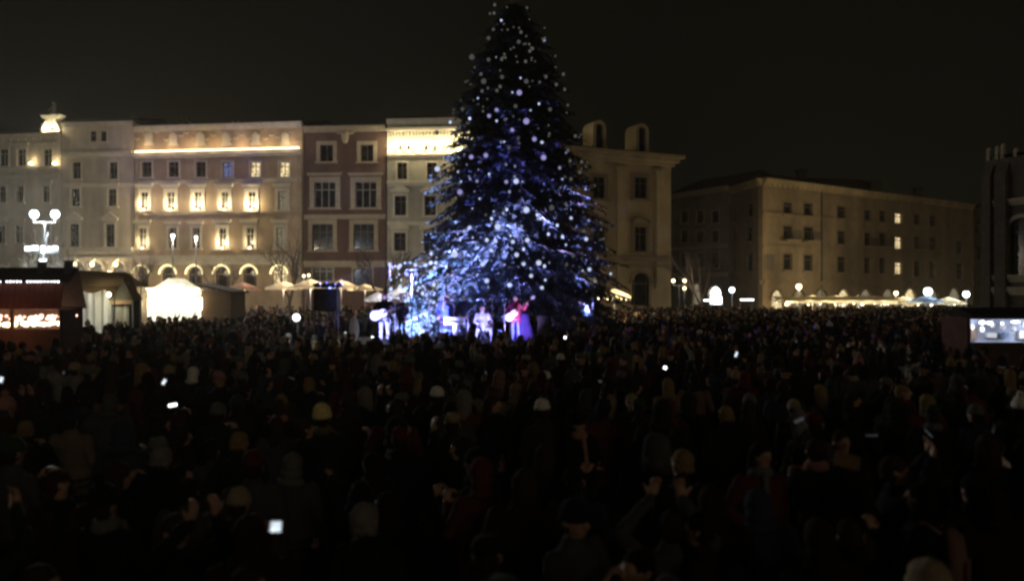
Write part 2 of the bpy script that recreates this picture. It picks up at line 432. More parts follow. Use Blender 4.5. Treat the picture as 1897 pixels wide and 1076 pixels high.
    def chimney(s, px, py_top, wpx, parent, m='brick'):
        u, z, y = s.uz(px, py_top); w = wpx/F*y
        mb = MB(); yy = s.depth*0.35
        mb.box(u-w/2, u+w/2, yy, yy+0.9, s.H, z); mb.box(u-w/2-0.1, u+w/2+0.1, yy-0.1, yy+1.0, z, z+0.18)
        for k in (-1, 1): mb.tube((u+k*w*0.25, yy+0.45, z+0.18), (u+k*w*0.25, yy+0.45, z+0.55), 0.14, 0.12, 8)
        o = mb.build('chimney', M_[m], parent)
        return o
    def arch_opening(s, px, py, wpx, hpx, inner='pane', rope=None, sur=True, sm='stone'):
        u, z, y = s.uz(px, py); w = s.uz(px+wpx/2, py)[0] - s.uz(px-wpx/2, py)[0]; h = hpx/F*y
        z1 = z + h/2; z0 = max(z - h/2, 0.05); r = w/2
        s.open.append((u-r, u+r, z0, z1, True))
        Mw = s.M @ Matrix.Translation((u, 0, z0)); H = z1-z0
        fr = MB(); fr.box(-r, r, 0.24, 0.30, 0, H, 0)
        for k in (-0.33, 0.33): fr.box(k*w-0.04, k*w+0.04, 0.2, 0.24, 0, H)
        fr.box(-r, r, 0.2, 0.24, H-r-0.05, H-r+0.05)
        wn = fr.build('arched_window', M_['framedark'], s.root, M=Mw)
        pb = MB(); pb.box(-r+0.08, r-0.08, 0.215, 0.235, 0.1, H-0.05); pb.build('pane', M_[inner], wn)
        n = 12
        if sur:
            sb = MB()
            for i in range(n):
                t0, t1 = PI*i/n, PI*(i+1)/n
                pts = [(q*math.cos(t), -0.12, H-r+q*math.sin(t)) for q, t in ((r+0.02, t0), (r+0.3, t0), (r+0.3, t1), (r+0.02, t1))]
                sb.add(pts + [(p[0], 0, p[2]) for p in pts], [(0,3,2,1),(4,5,6,7),(0,1,5,4),(1,2,6,5),(2,3,7,6),(3,0,4,7)])
            sb.build('arch_surround', M_[sm], wn)
        if rope:
            rb = MB(); pts = [((r+0.16)*math.cos(PI*i/n), -0.2, H-r+(r+0.16)*math.sin(PI*i/n)) for i in range(n+1)]
            rb.path(pts, 0.065, 6); rb.build('rope_light', M_[rope], wn)
        return wn

def bld(name, label, cat, a, b, H, depth=12, px_mid=None):
    root = thing(name, label, cat, (X(*a), a[1], 0))
    f = Facade(root, a, b, H, depth); f.px_mid = px_mid or (a[0]+b[0])/2
    return root, f

# --- A, far left cream house
ra, fa = bld('town_house', 'cream town house at the far left with a floodlit rooftop gable', 'house', (-130, 88.9), (113, 85.4), Z(254, 86.5), 14)
for px in (-70, -30, 7, 40, 88):
    fa.window(px, 292, 17, 32, sur=0.2, lintel=0.12)
    fa.window(px-3, 360, 14, 30, sur=0.16, lintel=0.12)
    fa.window(px-5 if px < 80 else 85, 434, 15, 34, sur=0.16, lintel=0.14)
    fa.window(px, 505, 16, 30, sur=0.16, pane='litpale')
fa.wall(M_['creamlite']); fa.cornice(0.5, 0.6)
fa.px_mid = 60
fa.ledge(313, 0.3, 0.35); fa.ledge(325, 0.2, 0.2); fa.ledge(400, 0.2, 0.2); fa.ledge(475, 0.4, 0.4)
rf = fa.roof(2.0)
for i, px in enumerate((62, 106)):      # uplights between the top windows
    u, z, y = fa.uz(px, 304)
    mb = MB(); mb.box(u-0.15, u+0.15, -0.5, -0.2, z-0.1, z+0.06); mb.ell((u, -0.38, z+0.1), (0.13, 0.1, 0.07), 8, 4)
    fa.part(mb, 'uplight', M_['bulb_warm'])
    light('POINT', fa.M @ Vector((u, -0.5, z+0.35)), 26, (1, 0.8, 0.45), ra, 0.1, name='facade_uplight')
# rooftop gable with volutes, lit from below, and a statue on top
u, z0, y = fa.uz(93, 247)
gb = MB()
gb.box(u-1.0, u+1.0, 0.1, 0.9, z0-0.4, z0+0.35)
gb.add([(u-0.85,0.15,z0+.35),(u+0.85,0.15,z0+.35),(u+0.5,0.15,z0+1.35),(u-0.5,0.15,z0+1.35),(u-0.85,0.8,z0+.35),(u+0.85,0.8,z0+.35),(u+0.5,0.8,z0+1.35),(u-0.5,0.8,z0+1.35)],
       [(0,1,2,3),(7,6,5,4),(0,3,7,4),(1,5,6,2),(3,2,6,7)])
gb.add([(u-1.25,-0.05,z0+1.95),(u+1.25,-0.05,z0+1.95),(u+0.5,-0.05,z0+1.35),(u-0.5,-0.05,z0+1.35),(u-1.25,0.9,z0+1.95),(u+1.25,0.9,z0+1.95),(u+0.5,0.9,z0+1.35),(u-0.5,0.9,z0+1.35)],
       [(0,3,2,1),(4,5,6,7),(0,1,5,4),(0,4,7,3),(1,2,6,5)])
for k in (-1, 1):
    for j in range(6):
        t = j/5; gb.ell((u+k*(0.55+0.55*(1-t)**2), 0.1, z0+0.35+1.15*t), (0.17, 0.22, 0.17), 8, 5)
fa.part(gb, 'gable', M_['stone'])
sb = MB(); sb.box(u-0.35, u+0.35, 0.2, 0.7, z0+1.95, z0+2.25); sb.ell((u, 0.45, z0+2.6), (0.32, 0.25, 0.5), 10, 6)
sb.capsule((u-0.1, 0.4, z0+2.9), (u+0.45, 0.3, z0+3.1), 0.09, 0.07, 8); sb.capsule((u-0.15, 0.4, z0+2.8), (u-0.5, 0.3, z0+2.5), 0.09, 0.07, 8)
sb.ell((u+0.02, 0.42, z0+3.25), (0.17, 0.17, 0.2), 10, 6)
fa.part(sb, 'statue', M_['greyplaster'], True)
for k in (-0.75, 0.75):
    light('POINT', fa.M @ Vector((u+k, -0.45, z0+0.55)), 160, (1, 0.88, 0.55), ra, 0.1, name='gable_floodlight')
for k in (-0.75, 0.75):
    lb = MB(); lb.box(u+k-0.14, u+k+0.14, -0.55, -0.3, z0+0.24, z0+0.4); fa.part(lb, 'floodlight', M_['metal'])

# --- B, pale house
rb_, fb = bld('town_house', 'pale narrow town house with blank attic storey and two small attic windows', 'house', (115, 85.3), (248, 84.6), Z(229, 85), 13)
for px in (173, 192): fb.window(px, 253, 12, 19, sur=0.08, sill=True, mull=0, fm='framedark', transom=False)
for px, px2, px3 in ((142, 140, 138), (210, 208, 204)):
    fb.window(px, 316, 16, 31, sur=0.12, fm='framedark', lintel=0)
    fb.window(px2, 366, 16, 32, sur=0.16, fm='framedark', lintel=0.14)
    fb.window(px3, 436, 17, 42, sur=0.2, fm='framedark', lintel=0.16, ped=True)
for px in (145, 178, 220): fb.arch_opening(px, 505, 24, 38, inner='litpale', sm='stone')
fb.wall(M_['cream']); fb.cornice(0.3, 0.3)
fb.ledge(284, 0.35, 0.45); fb.ledge(341, 0.2, 0.15); fb.ledge(463, 0.5, 0.4); fb.ledge(478, 0.2, 0.3)
rf = fb.roof(1.5)
for px, py, wv in ((205, 207, 34), (135, 222, 10)): fb.chimney(px, py, wv, rf, 'greyplaster').matrix_local = Matrix.Identity(4)
# hanging lanterns under the arches
for px in (146, 178, 221):
    u, z, y = fb.uz(px, 490)
    mb = MB(); mb.ell((u, -0.7, z), (0.22, 0.22, 0.26), 10, 6); mb.tube((u, -0.7, z+0.26), (u, -0.02, z+0.6), 0.03)
    fb.part(mb, 'wall_lantern', M_['globe_warm'])
    light('POINT', fb.M @ Vector((u, -0.7, z-0.45)), 80, (1, 0.78, 0.5), rb_, 0.2, name='lantern_light')

# --- C, big tan palace with lit windows
rc, fc = bld('town_house', 'wide tan palace with glowing cornice line and uplit window surrounds', 'house', (250, 84.5), (560, 82.0), Z(234, 83.2), 16)
wl = (1.0, 0.83, 0.50)
cols1 = (272, 322, 372, 422, 473, 527); kinds1 = ('pane', 'pane', 'pane', 'litcool', 'litpane', 'litpane')
for px, k in zip(cols1, kinds1): fc.window(px, 314, 19, 28, k, sur=0.14, fm='framedark' if k != 'litpane' else 'frame')
cols2 = (267, 316, 366, 416, 466, 523); pw2 = (62, 55, 80, 50, 95, 0)
for i, px in enumerate(cols2):
    fc.window(px, 372, 15, 34, 'litpale' if i == 5 else 'pane', sur=0.34, lintel=0.2, lamp=(pw2[i], wl) if pw2[i] else None)
cols3 = (264, 320, 363, 412, 463, 520); pw3 = (42, 0, 0, 60, 22, 0)
for i, px in enumerate(cols3):
    fc.window(px, 441, 15, 38, 'litpale' if i == 5 else 'pane', sur=0.32 if i not in (1, 2) else 0.2, lintel=0.2 if i not in (1, 2) else 0.1, lamp=(pw3[i], wl) if pw3[i] else None)
for i, px in enumerate((262, 312, 361, 411, 462, 518)):
    wn = fc.arch_opening(px, 514, 26, 40, inner='pane' if i != 5 else 'litpane', rope='bulb_arch')
    light('POINT', (0, -0.7, 1.6), 45, (1, 0.82, 0.5), wn, 0.3, name='arch_glow')
fc.wall(M_['tan']); fc.cornice(0.4, 0.4)
_, zl = fc.ledge(284, 0.35, 0.55); fc.ledge(334, 0.15, 0.12); fc.ledge(395, 0.2, 0.15, m='stonedark'); fc.ledge(476, 0.35, 0.35); fc.ledge(485, 0.15, 0.2)
# row of bulbs along the ledge
rl = MB(); n = 88
for i in range(n):
    u = 0.3 + i*(fc.W-0.6)/(n-1); rl.ell((u, -0.36, zl+0.26), (0.13, 0.10, 0.12 + 0.04*R.random()), 6, 4)
fc.part(rl, 'light_rope', M_['bulb_led'])
for i in range(7):
    light('POINT', fc.M @ Vector((fc.W*(i+0.5)/7, -1.0, zl+0.75)), 60, (1, 0.72, 0.38), rc, 0.3, name='rope_glow')
# attic ornaments between rope and cornice: urns, plaques, garlands
for px in (277, 322, 372, 420, 475, 530):
    u, z, y = fc.uz(px, 262)
    mb = MB(); mb.box(u-0.55, u+0.55, -0.14, -0.003, z-0.45, z-0.2); mb.box(u-0.4, u+0.4, -0.18, -0.003, z-0.2, z+0.55)
    mb.add([(u-0.5,-0.2,z+0.55),(u+0.5,-0.2,z+0.55),(u,-0.2,z+0.95),(u-0.5,-0.003,z+0.55),(u+0.5,-0.003,z+0.55),(u,-0.003,z+0.95)], [(0,1,2),(3,5,4),(0,2,5,3),(1,4,5,2),(0,3,4,1)])
    fc.part(mb, 'attic_plaque', M_['stone'])
for i in range(24):
    u, z, y = fc.uz(255 + i*13 + R.uniform(-3, 3), 248 + R.uniform(-5, 12))
    mb = MB()
    for k in range(4): mb.ell((u + (k-1.5)*0.14, -0.05, z + 0.07*math.cos(k*2.1)), (0.11, 0.08, 0.1), 7, 4)
    fc.part(mb, 'garland', M_['stone'], True)
rf = fc.roof(1.6)
for px, py, wv in ((283, 207, 18), (385, 213, 22), (470, 216, 14), (540, 222, 12)):
    fc.chimney(px, py, wv, rf, 'greyplaster').matrix_local = Matrix.Identity(4)
# two pilaster strips
for px in (254, 555):
    u = min(max(fc.uz(px, 400)[0], 0.25), fc.W-0.25)
    mb = MB(); mb.box(u-0.2, u+0.2, -0.14, -0.004, 0, zl-0.5); fc.part(mb, 'pilaster', M_['stonedark'])

# --- D, brown red house
rd, fd = bld('town_house', 'dark brown red town house with pale framed wide windows', 'house', (563, 82.2), (715, 81.5), Z(238, 81.9), 13)
for px in (605, 680): fd.window(px, 284, 24, 31, sur=0.38, mull=1, fm='framedark', transom=False, sm='stonedark')
for px in (602, 678): fd.window(px, 361, 39, 48, sur=0.5, mull=2, lintel=0.1, sm='stonedark', fm='frame')
for px in (598, 674): fd.window(px, 439, 38, 48, sur=0.42, mull=2, lintel=0.1, sm='stonedark', fm='framedark')
fd.window(598, 508, 36, 26, sur=0.2, mull=2, sm='stonedark'); fd.window(672, 515, 34, 34, sur=0.2, mull=2, sm='stonedark', fm='framedark')
fd.wall(M_['brown']); fd.cornice(0.4, 0.4, 'stonedark')
fd.ledge(400, 0.25, 0.2, m='stonedark'); fd.ledge(487, 0.4, 0.35, m='stonedark')
u, z, y = fd.uz(640, 246)
mb = MB(); mb.box(u-0.35, u+0.35, -0.25, -0.003, z-0.7, z+0.2); mb.ell((u, -0.15, z-0.8), (0.3, 0.2, 0.35), 10, 6)
for k in (-1, 1):
    for j in range(5): mb.ell((u+k*(0.5+j*0.22), -0.1, z-0.1+0.045*j*j), (0.16, 0.12, 0.12), 8, 5)
fd.part(mb, 'crest', M_['stonedark'], True)
rf = fd.roof(1.4); fd.chimney(610, 224, 10, rf).matrix_local = Matrix.Identity(4)
# --- E, grey green house with floodlit frieze
re_, fe = bld('town_house', 'pale green grey town house with brilliantly floodlit frieze beside the fir', 'house', (717, 81.4), (905, 80.4), Z(223, 80.9), 13)
for px in (745, 800, 860):
    fe.window(px, 317, 19, 31, sur=0.12, fm='framedark'); fe.window(px-3, 381, 21, 36, sur=0.2, lintel=0.1, ped='arch', fm='framedark')
    fe.window(px-4, 448, 22, 34, sur=0.2, ped='arch', lintel=0.1, fm='framedark')
    fe.arch_opening(px-2, 520, 30, 46, inner='litpale')
fe.px_mid = 760
fe.ledge(338, 0.3, 0.3); fe.ledge(286, 0.25, 0.3)[1]; fe.ledge(412, 0.15, 0.12); fe.ledge(487, 0.4, 0.4)
for px in (742, 757, 790, 806):
    fe.window(px, 274, 6, 9, sur=0.05, mull=0, transom=False, sill=False, fm='framedark')
fe.wall(M_['olive']); fe.cornice(0.35, 0.35)
z1 = fe.uz(760, 244)[1]; mb = MB(); mb.box(0.02, fe.W-0.02, -0.55, -0.003, z1, z1+0.3)
nn = 30
for i in range(nn): uu = (i+.5)*fe.W/nn; mb.box(uu-0.08, uu+0.08, -0.3, -0.004, z1-0.55, z1-0.004)
fe.part(mb, 'frieze_cornice', M_['stone'])
zf = fe.uz(760, 283)[1]
for i in range(10):
    rl = MB(); rl.box(0.3+i*1.0, 0.6+i*1.0, -0.75, -0.45, zf-0.02, zf+0.12); fe.part(rl, 'floodlight', M_['bulb_warm'])
for i in range(10): light('POINT', fe.M @ Vector((0.45+i*1.0, -0.75, zf+0.75)), 150, (1, 0.86, 0.5), re_, 0.15, name='frieze_floodlight')
fe.roof(1.6, over=0.2)

# --- F, church-like pale building right of the fir
rF, ff = bld('corner_palace', 'dim ochre corner palace with two arched dormers right of the fir tree', 'building', (985, 71.8), (1243, 78.2), Z(290, 77.6), 14)
for px in (1110, 1187):
    ff.window(px, 348, 23, 40, sur=0.3, mull=1, fm='framedark', sm='ochredark', lintel=0)
    ff.window(px, 443, 23, 46, sur=0.3, mull=1, fm='framedark', sm='ochredark', ped='arch', lintel=0.0)
ff.window(1030, 348, 23, 40, sur=0.3, sm='ochredark', fm='framedark'); ff.window(1030, 443, 23, 46, sur=0.3, sm='ochredark', fm='framedark')
ff.arch_opening(1188, 536, 34, 62, sm='ochredark'); ff.arch_opening(1100, 536, 30, 50, sm='ochredark')
ff.wall(M_['ochre'])
mb = MB(); H = ff.H
for k, (a, b) in enumerate(((0.35, -0.25), (0.0, -0.55), (-0.35, -0.85))):
    mb.box(-0.3-k*.1, ff.W+0.25+k*0.35, b*1.2, -0.003 if k < 2 else 1.0, H-a*1.0-0.6+k*0.02, H-a-0.25)
ff.part(mb, 'cornice', M_['ochre'])
ff.px_mid = 1180
ff.ledge(478, 0.3, 0.35, m='ochredark'); ff.ledge(492, 0.2, 0.2, m='ochredark')
ztop = ff.uz(1187, 312)[1]
for px in (1060, 1150, 1222, 1236):
    u = ff.uz(px, 400)[0]; mb = MB(); mb.box(u-0.45, u+0.45, -0.16, -0.005, 3.2, ztop-0.4); mb.box(u-0.6, u+0.6, -0.25, -0.005, ztop-0.4, ztop)
    if u + 0.6 < ff.W: ff.part(mb, 'pilaster', M_['ochre'])
rf = ff.roof(0.9, over=0.7)
for px, py in ((1108, 250), (1187, 256)):
    u, z, y = ff.uz(px, py); s_ = y/F; hw = 14*s_
    zb = H+0.3; zt = z+26*s_
    mb = MB(); n = 10; r = hw
    # front ring of the dormer: arch outline with dark opening
    zc = zt - r
    prof_o = [(hw*1.2, zb), (hw, zb+0.6)] + [(r*math.cos(PI*i/n), zc+r*math.sin(PI*i/n)) for i in range(n+1)] + [(-hw, zb+0.6), (-hw*1.2, zb)]
    q = 0.55
    prof_i = [(hw*q, zb), (hw*q, zb+0.6)] + [(r*q*math.cos(PI*i/n), zc+r*q*math.sin(PI*i/n)) for i in range(n+1)] + [(-hw*q, zb+0.6), (-hw*q, zb)]
    for i in range(len(prof_o)-1):
        o0, o1, i0, i1 = prof_o[i], prof_o[i+1], prof_i[i], prof_i[i+1]
        mb.quad((u+o0[0], -0.3, o0[1]), (u+o1[0], -0.3, o1[1]), (u+i1[0], -0.3, i1[1]), (u+i0[0], -0.3, i0[1]))
        mb.quad((u+o0[0], -0.3, o0[1]), (u+o0[0], 1.6, o0[1]), (u+o1[0], 1.6, o1[1]), (u+o1[0], -0.3, o1[1]))
        mb.quad((u+i0[0], -0.3, i0[1]), (u+i1[0], -0.3, i1[1]), (u+i1[0], 0.1, i1[1]), (u+i0[0], 0.1, i0[1]))
    dm = ff.part(mb, 'dormer', M_['ochre'])
    pb = MB(); pb.box(u-hw*q, u+hw*q, 0.05, 0.1, zb, zc+r*q*0.98); pb.build('pane', M_['pane'], dm)

# --- G, dim house behind the lamps
rg, fg = bld('town_house', 'dim grey ochre town house between the corner palace and the long block', 'house', (1238, 104), (1349, 94.5), 15.2, 12)
for px in (1268, 1297, 1325):
    fg.window(px, 402, 13, 22, sur=0.12, fm='framedark', sm='stonedark'); fg.window(px, 438, 13, 22, sur=0.12, fm='framedark', sm='stonedark')
    fg.window(px, 482, 14, 28, sur=0.12, fm='framedark', sm='stonedark')
wn = fg.arch_opening(1325, 548, 24, 34, inner='bulb_white', sm='stonedark')
fg.arch_opening(1290, 545, 18, 40, inner='litpale', sm='stonedark')
fg.wall(M_['greyplaster']); fg.cornice(0.4, 0.5, 'stonedark'); fg.ledge(457, 0.2, 0.2, m='stonedark'); fg.ledge(508, 0.3, 0.3, m='stonedark')
fg.roof(2.2)
# --- H, long block on the right
rh = thing('long_tenement', 'long three storey ochre block with chamfered corner and terrace lights below', 'building', (X(1413, 87), 87, 0))
fh = Facade(rh, (1413, 87), (1800, 114), 15.0, 0.6); fh.px_mid = 1550
f2 = Facade(rh, (1351, 96), (1412.6, 87.06), 15.0, 0.45); f2.px_mid = 1385
def slopey(py_l, px):           # rows follow the receding cornice
    return py_l
rows = [  # (px, y top row, y mid row, y low row)
 (1459, 386, 431, 485, 1), (1497, 388, 433, 487, 1), (1559, 394, 440, 490, 0), (1607, 401, 443, 492, 0), (1635, 402, 444, 492, 0),
 (1699, 409, 449, 498, 0), (1728, 411, 452, 500, 0), (1777, 425, 459, 503, 0)]
for px, a, b, c, bal in rows:
    w_ = 16 if px < 1600 else 13
    if px != 1777: fh.window(px, a, w_, 23, sur=0.12, fm='framedark', sm='ochredark', mull=0)
    fh.window(px, b, w_, 24, sur=0.12, fm='framedark', sm='ochredark', mull=0, balcony=px in (1459, 1497, 1607, 1635, 1699), pane='pane')
    fh.window(px, c, w_, 30, sur=0.12, fm='framedark', sm='ochredark', mull=0)
for py in (406, 450, 497):
    fh.window(1664, py, 13, 22, 'litpane', sur=0.1, fm='framedark', sm='ochredark')
for i in range(9):
    fh.arch_opening(1440 + i*41, 555 - i*0.5, 22, 34, inner='litpale' if i % 3 else 'litpane', sm='ochredark')
f2.window(1390, 389, 10, 23, sur=0.1, fm='framedark', mull=0, sm='ochredark'); f2.window(1389, 434, 10, 23, sur=0.1, fm='framedark', mull=0, sm='ochredark'); f2.window(1389, 487, 10, 30, sur=0.1, fm='framedark', mull=0, sm='ochredark')
f2.window(1359, 398, 7, 22, sur=0.08, fm='framedark', mull=0, sm='ochredark'); f2.window(1359, 440, 7, 22, sur=0.08, fm='framedark', mull=0, sm='ochredark'); f2.window(1359, 490, 7, 26, sur=0.08, fm='framedark', mull=0, sm='ochredark')
for f_ in (fh, f2):
    f_.wall(M_['ochredark']); f_.cornice(0.5, 0.6, 'ochre')
fh.ledge(522, 0.35, 0.3, m='ochredark', px=1430); fh.ledge(0, 0.18, 0.12, m='ochredark', at=11.6); fh.ledge(0, 0.18, 0.12, m='ochredark', at=8.0)
f2.ledge(0, 0.35, 0.3, m='ochredark', at=4.05)
mb = MB(); u, z, y = fh.uz(1424, 485); mb.box(u-0.8, u+0.8, -0.12, -0.003, z-0.9, z+0.8); fh.part(mb, 'wall_plaque', M_['framedark'])
mb = MB(); u = fh.uz(1521, 400)[0]; mb.tube((u, -0.12, 0.2), (u, -0.12, 14.4), 0.07, 0.07, 8); fh.part(mb, 'drainpipe', M_['metal'])
def wpt(x, y, z): return Vector((x, y, z)) - rh.location
Ah, Bh, Eh = (27.15, 86.9), (65.4, 113.8), (25.85, 96.1); r0, r1, b1, b2 = (33, 99), (61, 121), (35, 112), (57, 127)
mb = MB(); zt = 15.26
A_, B_, E_ = wpt(Ah[0]-.2, Ah[1]-.5, zt), wpt(Bh[0]+.2, Bh[1]-.4, zt), wpt(Eh[0]-.5, Eh[1]+.2, zt); R0, R1 = wpt(*r0, 17.3), wpt(*r1, 17.3); K1, K2 = wpt(*b1, zt), wpt(*b2, zt)
mb.add([A_, B_, R1, R0, E_, K1, K2], [(0,1,2,3), (0,3,4), (4,3,5), (3,2,6,5), (2,1,6), (4,5,6,1,0)])
rf = mb.build('roof', M_['roof'], rh)
mb = MB()
for p, q in ((Eh, b1), (b1, b2), (b2, Bh)): mb.quad(wpt(*p, 0), wpt(*q, 0), wpt(*q, 15.2), wpt(*p, 15.2))
mb.build('rear_wall', M_['ochredark'], rh)
for px, py, wv in ((1485, 318, 16), (1622, 340, 20), (1700, 350, 12)):
    dd = 98 + (px-1410)*0.062; xx = X(px, dd); w_ = wv/F*dd/2
    mb = MB(); mb.box(-w_, w_, -0.4, 0.4, 14.5, Z(py, dd)); mb.box(-w_-.1, w_+.1, -.5, .5, Z(py, dd), Z(py, dd)+.2); o = mb.build('chimney', M_['brick'], rf); o.location = wpt(xx, dd, 0)
# small black house then the brick church on the right edge
rj, fj = bld('town_house', 'unlit narrow house between the long block and the brick church', 'house', (1796, 118), (1850, 112), Z(385, 115), 10)
fj.window(1812, 470, 10, 24, sur=0.1, fm='framedark', sm='greyplaster'); fj.window(1812, 420, 10, 20, sur=0.1, fm='framedark', sm='greyplaster')
fj.wall(M_['greyplaster']); fj.cornice(0.3, 0.3, 'greyplaster'); fj.roof(1.5)
ri, fi = bld('brick_church', 'dark brick church at the right edge with tall pale arched window', 'church', (1826, 58), (2010, 52), Z(296, 57.5), 16)
fi.arch_opening(1893, 462, 50, 116, inner='pane', sm='olive')
fi.wall(M_['brick'])
fi.px_mid = 1870
fi.ledge(372, 0.25, 0.3, m='stonedark'); fi.ledge(513, 0.3, 0.35, m='stonedark'); fi.ledge(536, 0.35, 0.4, m='stonedark')
for px in (1832, 1860):
    u = fi.uz(px, 400)[0]; mb = MB(); mb.box(max(u-0.4, 0.02), u+0.4, -0.5, -0.003, 0, fi.H-1.2)
    mb.add([(max(u-.4,.02),-0.5,fi.H-1.2),(u+.4,-0.5,fi.H-1.2),(u+.4,-.003,fi.H-1.2),(max(u-.4,.02),-.003,fi.H-1.2),(u+.4,-.003,fi.H-.3),(max(u-.4,.02),-.003,fi.H-.3)], [(0,1,4,5),(1,2,4),(0,5,3)])
    fi.part(mb, 'buttress', M_['brick'])
for i, px in enumerate((1830, 1846, 1856, 1880)):
    u, z, y = fi.uz(px, 279 - (i % 3)*4)
    mb = MB(); mb.box(u-0.12, u+0.12, 0.0, 0.3, fi.H-0.02, z-0.15); mb.ell((u, 0.15, z), (0.2, 0.16, 0.22), 8, 5); mb.tube((u, 0.15, z), (u, 0.15, z+0.15), 0.1, 0.03, 6)
    fi.part(mb, 'finial', M_['stonedark'])
fi.roof(0.25, over=0.1)
# far roofs behind the long block
for a, b, H, nm in (((1440, 135), (1640, 140), 24.6, 'low rooftop silhouette rising behind the long ochre block'), ((1275, 140), (1400, 135), 21.5, 'distant gabled roof behind the dim grey house')):
    rr, f_ = bld('distant_house', nm, 'house', a, b, H-4, 14); f_.wall(M_['greyplaster']); f_.roof(2.4)

# ------------------------------------------------------------------ street lamps
def street_lamp(label, px, py, d, heads=((0, 0),), r=0.22, m='globe_cool', power=2000, col=(0.85, 0.95, 1.0), group=None, style='post'):
    p = P(px, py, d)
    t = thing('street_lamp', label, 'street lamp', (p.x, p.y, 0), 0, group)
    H = p.z
    pb = MB(); pb.tube((0,0,0), (0,0,0.9), 0.14, 0.10, 10); pb.tube((0,0,0.9), (0,0,H-(r+0.23 if len(heads) > 1 else 0.1)), 0.06, 0.045, 8); pb.tube((0,0,0.85), (0,0,0.98), 0.13, 0.13, 10)
    if len(heads) > 1:
        pb.box(heads[0][0]-0.02, heads[1][0]+0.02, -0.025, 0.025, H-r-0.28, H-r-0.22)
        for hx, hz in heads: pb.tube((hx, 0, H+hz-r-0.25), (hx, 0, H+hz-r+0.03), 0.03, 0.07, 8)
    pb.build('post', M_['metal'], t)
    for hx, hz in heads:
        gb = MB(); gb.ell((0, 0, 0), (r, r, r*1.05), 14, 9); gl = gb.build('globe', M_[m], t, (hx, 0, H+hz), smooth=True)
        cb = MB(); cb.tube((0,0,r*0.9), (0,0,r*1.35), r*0.75, r*0.15, 10); cb.build('cap', M_['metal'], gl)
        light('POINT', (hx, -r*2.2, H+hz-0.1), power, col, t, r, name='street_lamp_light')
    return t
street_lamp('tall street lamp with two glaring cool white globes at the left', 83, 397, 50, ((-0.66, 0), (0.64, 0)), 0.25, 'globe_cool', 3600, (0.84, 0.92, 0.93))
street_lamp('slim street lamp with one white globe before the second palace window', 320, 437, 66, r=0.15, m='globe_cool', power=2700, col=(1, 0.86, 0.68))
street_lamp('slim street lamp with warm globe before the third palace window', 363, 440, 68, r=0.12, m='globe_cool', power=2000, col=(1, 0.85, 0.66))
street_lamp('street lamp with glaring white globe behind the blue terrace parasol', 1719, 540, 84, r=0.40, m='globe_cool', power=900, col=(1, 0.92, 0.72))
street_lamp('street lamp with white globe at the right end of the terrace', 1790, 545, 80, r=0.30, m='globe_cool', power=500, col=(1, 0.93, 0.75))
street_lamp('warm globe street lamp over the terrace left part', 1480, 531, 82, r=0.28, m='globe_warm', power=1500, col=(1, 0.75, 0.35))
street_lamp('small warm street lamp in the middle of the terrace', 1660, 543, 86, r=0.22, m='globe_warm', power=800, col=(1, 0.8, 0.42))
street_lamp('white street lamp beside the bright shop doorway', 1356, 537, 80, r=0.26, m='globe_cool', power=250)
street_lamp('three globe lamp standard right of the corner palace', 1258, 520, 70, ((-0.5, 0), (0.48, 0)), 0.15, 'globe_warm', 60, (1, 0.9, 0.7))
street_lamp('single low globe lamp beside the double standard', 1268, 534, 69, r=0.14, m='globe_warm', power=60, col=(1, 0.9, 0.7))
street_lamp('low warm lamp over the tent row left of the cream tent', 203, 506, 40, r=0.13, m='globe_warm', power=60, col=(1, 0.85, 0.6))
street_lamp('pair of small globes above the cream parasols by the brown house', 567, 511, 60, ((-0.17, 0), (0.2, 0.05)), 0.1, 'globe_warm', 60, (1, 0.85, 0.6))
# illuminated sign bars on the tall lamp
p = P(80, 460, 49.6)
t = thing('light_sign', 'illuminated white sign bars hanging below the tall double lamp', 'sign', p)
for (x0, x1, z0, z1) in ((-1.1, -0.75, -0.16, 0.12), (-0.68, -0.3, -0.12, 0.16), (-0.1, 0.12, -0.3, 0.16), (0.3, 0.5, -0.14, 0.1), (0.6, 0.9, -0.12, 0.14), (-0.2, 0.2, -0.8, -0.66), (-0.12, 0.08, -1.4, -1.2)):
    mb = MB(); mb.box(x0, x1, -0.06, 0.0, z0, z1); mb.build('lit_panel', M_['torch'], t)
mb = MB(); mb.box(-1.2, 1.0, 0.0, 0.05, -0.3, 0.2); mb.box(-0.06, 0.06, 0.0, 0.06, -1.6, -0.3); mb.tube((0.1, 0.05, 0.2), (0.1, 0.35, 1.0), 0.03); mb.build('bracket', M_['metal'], t)
light('POINT', (0, -0.6, -0.4), 300, (0.75, 0.95, 1.0), t, 0.4, name='sign_glow')

# ------------------------------------------------------------------ bare trees
def bare_tree(label, px, d, H, m='bark', seed=1, spread=0.5):
    r = random.Random(seed)
    t = thing('bare_tree', label, 'tree', (X(px, d), d, 0))
    tr = MB(); br = MB()
    def grow(p, dv, L, rad, lvl):
        q = p + dv * L
        (tr if lvl == 0 else br).tube(p, q, rad, rad*0.68, 6 if lvl < 2 else 3, 0, lvl == 0)
        if lvl >= 6: return
        n = 3 if lvl < 4 else 2
        for i in range(n):
            a = r.uniform(0, 2*PI); s_ = r.uniform(0.3, 0.8) * spread * (1.3 if lvl == 0 else 1)
            nd = (dv + Vector((math.cos(a)*s_*1.5, math.sin(a)*s_*1.5, r.uniform(-0.1, 0.35)))).normalized()
            st = p + dv*L*r.uniform(0.6, 1.0) if i else q
            grow(st, nd, L*r.uniform(0.62, 0.85), rad*0.6, lvl+1)
    grow(Vector((0,0,0)), Vector((0.02, 0, 1)), H*0.27, H*0.02, 0)
    tr.build('trunk', M_[m], t); br.build('branches', M_[m], t)
    return t
